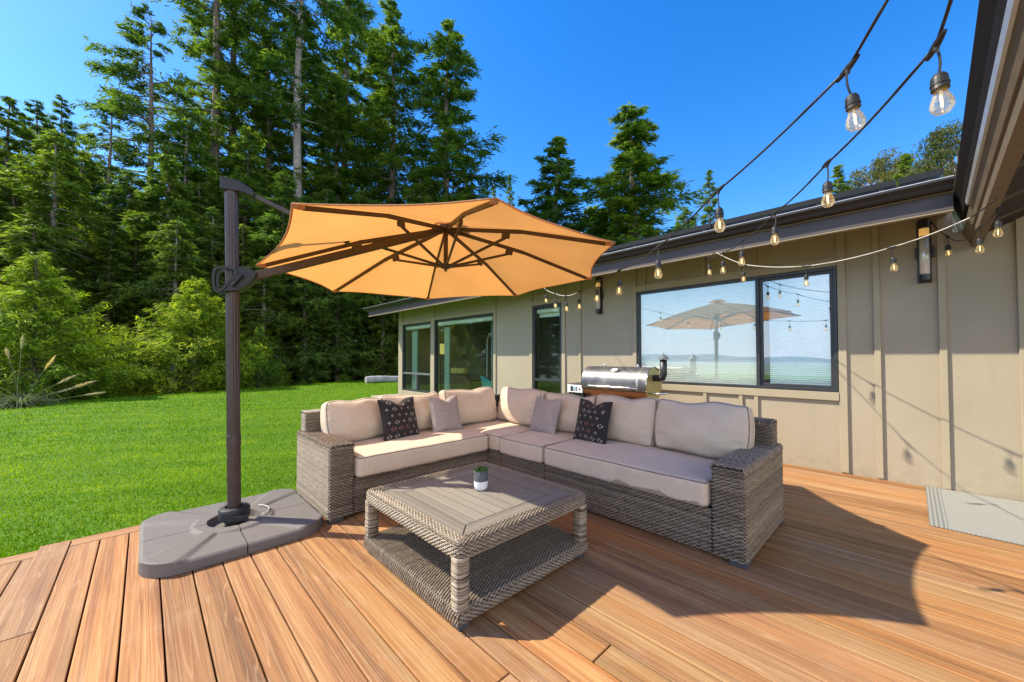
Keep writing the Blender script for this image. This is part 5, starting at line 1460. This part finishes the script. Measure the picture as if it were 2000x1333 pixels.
cone = lambda t: (1-t)**0.72*(0.6+0.4*min(1, t*6+0.3))
ycone = lambda t: (1-t)**0.85*(0.75+0.25*min(1, t*5))+0.02
def tallp(t): return (1-t)**0.45*(0.78+0.22*math.sin(t*17))*(0.6+0.4*min(1, t*5))
PROTO = {}
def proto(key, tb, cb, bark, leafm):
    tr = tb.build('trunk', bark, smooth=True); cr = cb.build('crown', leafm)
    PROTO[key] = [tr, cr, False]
proto('tall0', *conifer_mesh(11, 45, 11, 5.2, 140, tallp, up=0.12, droop=0.45, dens=11, leaf=0.44, trunk_r=0.44, bare=0.20), M_bark, M_needle)
proto('tall1', *conifer_mesh(12, 45, 8, 5.0, 150, tallp, up=0.05, droop=0.40, dens=11, leaf=0.44, trunk_r=0.44, bare=0.20), M_bark, M_needle)
proto('giant0', *conifer_mesh(13, 62, 13, 6.0, 145, lambda t: (0.95-0.4*t)*(0.75+0.25*math.sin(t*23)), droop=0.45, dens=9, leaf=0.46, trunk_r=0.50, bare=0.30), M_bark, M_needle)
proto('giant1', *conifer_mesh(14, 66, 27, 6.4, 120, lambda t: (0.95-0.4*t)*(0.7+0.3*math.sin(t*19)), droop=0.45, dens=9, leaf=0.46, trunk_r=0.46, bare=0.33), M_barkgrey, M_needle)
proto('sparse', *conifer_mesh(15, 24, 8, 3.4, 66, lambda t: (1-t)**0.5*0.9+0.1, up=0.25, droop=0.55, dens=7, leaf=0.34, trunk_r=0.34, bare=0.55, az_bias=(PI, 0.35)), M_bark, M_needle)
proto('sweep', *conifer_mesh(16, 34, 9, 5.4, 100, lambda t: (1-t)**0.45*0.9+0.1, up=0.25, droop=0.55, dens=9, leaf=0.42, trunk_r=0.42, bare=0.30, az_bias=(PI, 0.4)), M_bark, M_needle)
proto('open', *conifer_mesh(17, 30, 2, 4.6, 150, cone, up=0.22, droop=0.22, dens=10, leaf=0.42, trunk_r=0.36, tip=0.4), M_bark, M_needle)
proto('wide', *conifer_mesh(18, 30, 2, 6.2, 190, lambda t: (1-t)**0.55*(0.8+0.2*math.sin(t*21)), up=0.12, droop=0.35, dens=12, leaf=0.46, trunk_r=0.5, tip=0.4), M_bark, M_needle)
proto('mid0', *conifer_mesh(19, 18, 2.5, 4.0, 130, lambda t: (1-t)**0.5*(0.8+0.2*math.sin(t*13)), up=0.08, droop=0.45, dens=12, leaf=0.38, trunk_r=0.26, tip=0.4), M_bark, M_needle)
proto('mid1', *conifer_mesh(20, 18, 5.5, 4.2, 105, tallp, up=0.0, droop=0.50, dens=12, leaf=0.38, trunk_r=0.28, tip=0.4), M_barkgrey, M_needle)
proto('mid2', *conifer_mesh(21, 18, 0.8, 3.8, 140, lambda t: (1-t)**0.45*(0.75+0.25*math.sin(t*14)), up=0.12, droop=0.50, dens=12, leaf=0.36, trunk_r=0.24, tip=0.45), M_bark, M_needle)
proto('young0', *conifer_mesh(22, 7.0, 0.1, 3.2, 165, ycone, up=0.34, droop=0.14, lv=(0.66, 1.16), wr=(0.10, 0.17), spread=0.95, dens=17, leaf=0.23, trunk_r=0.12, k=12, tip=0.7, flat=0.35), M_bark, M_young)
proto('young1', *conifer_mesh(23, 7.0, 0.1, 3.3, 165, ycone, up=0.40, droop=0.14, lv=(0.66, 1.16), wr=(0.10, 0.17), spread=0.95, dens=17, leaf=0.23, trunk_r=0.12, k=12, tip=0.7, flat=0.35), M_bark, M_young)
PROTO_H = dict(tall0=45, tall1=45, giant0=62, giant1=66, sparse=24, sweep=34, open=30, wide=30, mid0=18, mid1=18, mid2=18, young0=7, young1=7, broad=16)
PROTO_R = dict(tall0=5.2, tall1=5.0, giant0=6, giant1=6.4, sparse=3.4, sweep=5.4, open=4.6, wide=6.2, mid0=3.7, mid1=4, mid2=3.4, young0=3.2, young1=3.3, broad=3.6)
proto('broad', *broad_mesh(31, 16, 3.6, 110, 260, 0.22), M_barkgrey, M_eucal)
def tree(key, x, y, top, R, label, group, name='conifer_tree', rot=None):
    z = float(ground_z(x, y))-0.05; H = top-2.2-z
    t = thing(name, label, 'tree', (x, y, z), group)
    sH = H/PROTO_H[key]; sR = R/PROTO_R[key] if R else sH
    t.scale = (sR, sR, sH); t.rotation_euler = (0, 0, random.uniform(0, 6.28) if rot is None else rot)
    p = PROTO[key]
    for o in p[:2]:
        c = o if not p[2] else o.copy()
        if p[2]: COL.objects.link(c)
        c.parent = t
    p[2] = True
FG = 'conifers of the forest behind the lawn'
tree('tall0', -7.5, 45.4, 23.0, 4.2, 'dark conifer cut by the left edge of the photo', FG)
tree('tall1', -6.8, 49.5, 25.0, 4.0, 'narrow conifer tip, leftmost whole one against the sky', FG)
tree('tall0', -5.8, 53.7, 27.9, 4.2, 'narrow conifer tip second from the left against the sky', FG)
tree('sparse', -2.3, 43.9, 23.7, 3.6, 'thin half bare conifer with drooping dead branches', FG, rot=0)
tree('sweep', -0.0, 46.0, 34.0, 5.6, 'tall open conifer with long limbs reaching left into the sky', FG, rot=0)
tree('giant0', 4.9, 49.8, 59.3, 7.5, 'giant redwood rising out of the photo behind the umbrella pole', FG)
tree('giant0', 6.9, 53.6, 62.1, 7.5, 'giant redwood trunk just right of the one behind the pole', FG)
tree('giant1', 11.6, 45.5, 66.9, 7.8, 'giant redwood with a long bare pale trunk above the canopy corner', FG)
tree('tall1', 19.9, 54.5, 65.4, 8.0, 'very tall dense redwood between the bare trunk and the pointed pair', FG)
tree('tall0', 22.1, 44.9, 49.8, 7.4, 'tall pointed redwood, second from the open sky', FG)
tree('tall1', 13.8, 52.5, 47.0, 7.5, 'tall leafy redwood closing the gap behind the bare pale trunk', FG)
tree('tall1', 9.6, 50.0, 41.0, 7.0, 'tall leafy redwood between the giant pair and the bare pale trunk', FG, rot=2.0)
tree('tall0', 16.2, 47.5, 38.0, 6.5, 'tall leafy redwood right of the bare pale trunk', FG, rot=4.0)
tree('tall1', 24.8, 54.6, 52.8, 7.2, 'tall redwood half hidden behind the pointed pair', FG)
tree('tall0', 25.7, 38.1, 45.0, 8.2, 'tall redwood standing at the edge of the open sky', FG, rot=1.0)
RG = 'trees seen over the house roof'
tree('open', 43.4, 49.7, 33.8, 4.0, 'small distant conifer tip above the canopy, left one', RG)
tree('open', 48.2, 50.8, 37.8, 4.4, 'small distant conifer tip above the canopy, right one', RG)
tree('open', 35.5, 29.3, 30.4, 9.4, 'pale feathery conifer just right of the canopy peak', RG)
tree('wide', 36.9, 20.0, 30.1, 9.6, 'broad dark conifer alone against the blue sky above the roof', RG)
tree('open', 56.9, 19.2, 30.2, 4.4, 'thin spindly conifer right of the broad dark one', RG)
tree('mid1', 53.8, 21.6, 24.4, 6.0, 'low conifer in the gap beside the spindly one', RG)
tree('wide', 51.4, 34.7, 27.9, 9.0, 'low conifer mass behind the pale feathery one', RG)
tree('open', 43.8, 4.1, 20.6, 4.2, 'small conifer above the roof near a hanging bulb', RG)
tree('broad', 47.0, 1.7, 21.6, 3.4, 'rounded olive broadleaf tree over the roof, left one', RG, 'broadleaf_tree')
tree('open', 40.0, 0.1, 18.6, 3.2, 'small bright conifer between the two olive broadleaf trees', RG)
tree('broad', 35.4, -2.4, 18.2, 2.5, 'large olive broadleaf tree beside the porch gutter', RG, 'broadleaf_tree')
tree('wide', 40.0, 25.2, 21.5, 8.0, 'low conifer filling between feathery and broad dark trees', RG)
MG = 'forest trees standing close together behind the lawn'
mids = [(-5.6,35.6,14.4),(-4.0,33.8,16.6),(-3.3,39.9,17.8),(-0.9,38.0,16.8),(-4.1,30.7,10.2),(1.0,36.0,17.9),(3.1,39.9,17.9),(7.1,37.3,17.0),(1.3,31.0,12.0),(7.7,34.1,18.1),(12.8,40.0,20.5),(14.0,36.3,16.5),(22.1,38.1,24.8),(15.3,32.9,15.6),(8.6,31.7,13.2),(5.0,33.6,13.3),(30.9,41.8,31.3),(5.9,30.9,10.6),(11.2,31.9,11.9),(18.1,34.2,12.7),(-1.6,33.0,11.7),(-7.5,37.3,16.7),(-9.1,39.0,18.3),(-8.3,33.0,13.2),(26.8,42.2,21.9),(37.3,47.0,27.6),(39.3,39.9,23.8),(44.9,39.8,26.0),
        (17.0,42.0,22.0),(9.5,42.5,22.0),(4.0,44.0,21.0),(15.5,48.0,25.0),(29.5,46.5,28.0),(-3.0,47.0,20.0),(20.5,39.0,20.0),(24.5,36.5,13.5),(28.0,39.0,16.0),(2.2,42.0,24.0),(-0.5,34.5,13.0),(3.3,35.0,14.5),(10.0,36.0,17.5),(12.3,34.5,15.0),(17.5,38.5,20.0),(6.3,40.5,24.0),(-6.0,41.5,17.0),(-2.6,36.5,14.0),(19.5,36.5,15.0),(22.5,34.5,11.0),(31.5,39.5,22.0),(34.5,38.0,17.0),(25.5,44.0,28.0)]
ML = ['dark green forest conifer among its neighbours behind the lawn', 'drooping mid green forest tree among its neighbours behind the lawn', 'yellow green leafy forest tree among its neighbours behind the lawn']
for i, (x, y, top) in enumerate(mids):
    kk = (i*7+i//3) % 3
    tree('mid%d' % kk, x, y, top, max(3.0, min(5.4, top*0.24)), ML[kk], MG)
# deeper trees closing the forest
rs_ = np.random.default_rng(4)
for i in range(46):
    th_ = math.radians(rs_.uniform(55, 112)); D = rs_.uniform(56, 95)
    tree(['tall0', 'tall1', 'mid0', 'mid1'][i % 4], D*math.cos(th_), D*math.sin(th_), rs_.uniform(0.22, 0.42)*D, rs_.uniform(4.2, 6.0), 'dark conifer deep in the shade of the forest', 'conifers deep in the forest')
for i in range(9):
    th_ = math.radians(113+i*2.7+rs_.uniform(-1, 1)); D = rs_.uniform(38, 58)
    tree(['tall0', 'mid0', 'wide', 'mid1'][i % 4], D*math.cos(th_), D*math.sin(th_), rs_.uniform(0.24, 0.42)*D, rs_.uniform(4.2, 5.6), 'conifer of the woodland mirrored in the narrow windows', 'trees mirrored in the windows')
YG = 'bushy young conifers at the edge of the lawn'
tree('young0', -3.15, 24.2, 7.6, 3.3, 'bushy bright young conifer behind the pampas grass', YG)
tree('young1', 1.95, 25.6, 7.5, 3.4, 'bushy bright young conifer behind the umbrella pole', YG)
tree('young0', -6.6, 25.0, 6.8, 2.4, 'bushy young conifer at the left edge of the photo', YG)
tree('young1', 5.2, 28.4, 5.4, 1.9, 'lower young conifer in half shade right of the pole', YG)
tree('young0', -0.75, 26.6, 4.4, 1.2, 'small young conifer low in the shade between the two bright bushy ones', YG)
UG = 'low shrubs along the forest edge'
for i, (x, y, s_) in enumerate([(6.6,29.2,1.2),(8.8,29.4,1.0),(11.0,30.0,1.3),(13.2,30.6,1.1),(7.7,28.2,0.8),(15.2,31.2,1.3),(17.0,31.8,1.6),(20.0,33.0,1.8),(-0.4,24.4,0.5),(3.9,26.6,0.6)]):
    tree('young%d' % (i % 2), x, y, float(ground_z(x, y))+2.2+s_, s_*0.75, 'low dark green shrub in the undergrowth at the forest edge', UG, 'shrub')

# pampas grass on the left
t = thing('pampas_grass', 'pampas grass clump with pale plumes at the left edge of the lawn', 'plant', (-2.90, 19.9, -0.32))
b = MB()
for i in range(420):
    az = RNG.uniform(0, 2*PI); L = RNG.uniform(0.7, 1.7); el = RNG.uniform(0.5, 1.3); r0 = RNG.uniform(0, 0.25)
    base = np.array((-2.90+r0*math.cos(az), 19.9+r0*math.sin(az), -0.33)); d = np.array((math.cos(az), math.sin(az), 0)); sd = np.array((-d[1], d[0], 0))
    P = [base+d*L*0.75*s*math.cos(el*(1-0.0))+np.array((0, 0, L*(math.sin(el)*s-0.75*s*s))) + d*0.35*L*s*s for s in np.linspace(0, 1, 6)]
    V = []
    for j, p in enumerate(P): V += [p-sd*0.014*(1-j/5.2), p+sd*0.014*(1-j/5.2)]
    b.add(V, [(2*j, 2*j+1, 2*j+3, 2*j+2) for j in range(5)], RNG.random())
b.build('leaves', M_pampasleaf, t)
for (dx, dy, top, lx, Lp) in ((-0.05, 0, 1.95, 0.02, 0.42), (0.0, 0.1, 1.62, -0.25, 0.30), (0.1, 0, 1.28, 0.55, 0.5), (0.05, 0.05, 0.75, 0.85, 0.5), (0.0, -0.1, 0.62, 1.25, 0.55), (0.1, 0.1, 1.0, -0.8, 0.45), (0.0, 0.0, 0.45, 0.9, 0.6), (0.1, -0.1, 0.30, 1.5, 0.5)):
    a = np.array((-2.90+dx, 19.9+dy, -0.3)); e = np.array((-2.90+lx, 19.9+dy, -0.3+top))
    P = [a+(e-a)*np.array((s**1.2, s**1.2, s**0.85)) for s in np.linspace(0, 1, 8)]
    b = MB(); b.tube(P, 0.009, 6, rnd=0.8); st = b.build('stem', M_pampasleaf, t)
    dr = P[-1]-P[-2]; dr /= np.linalg.norm(dr); b = MB()
    for k in range(170):
        s = RNG.random(); c = P[-1]+dr*(s-0.25)*Lp; wv = 0.085*math.sin(PI*min(1, s*0.9+0.1))
        o2 = RNG.normal(0, 1, 3); o2 /= np.linalg.norm(o2); tipp = c+dr*0.09+o2*wv; sd = np.cross(dr, o2); sd /= np.linalg.norm(sd)
        b.add([c-sd*0.010, tipp, c+sd*0.010], [(0, 1, 2)], RNG.random())
    b.build('plume', M_plume, st)
# weathered log at the far end of the lawn
b = MB(); c0 = np.array((9.85, 23.3, -0.10)); c1 = np.array((14.2, 22.9, -0.08))
b.tube([c0+(c1-c0)*s+np.array((0, 0, 0.03*math.sin(s*9))) for s in np.linspace(0, 1, 12)], [0.21, 0.22, 0.215, 0.21, 0.205, 0.21, 0.2, 0.2, 0.195, 0.19, 0.185, 0.18], 16)
tag(b.build('log', M_concrete, smooth=False, loc=(12, 23.1, -0.3)), 'weathered grey log lying at the far edge of the lawn', 'log')
b = MB(); b.box((5.2, 10.95, -0.30), (7.2, 11.9, 0.08)); 
tag(b.build('step', M_trim, bevel=0.01, loc=(6.2, 11.4, -0.3)), 'pale low step at the house corner behind the sofa', 'step')
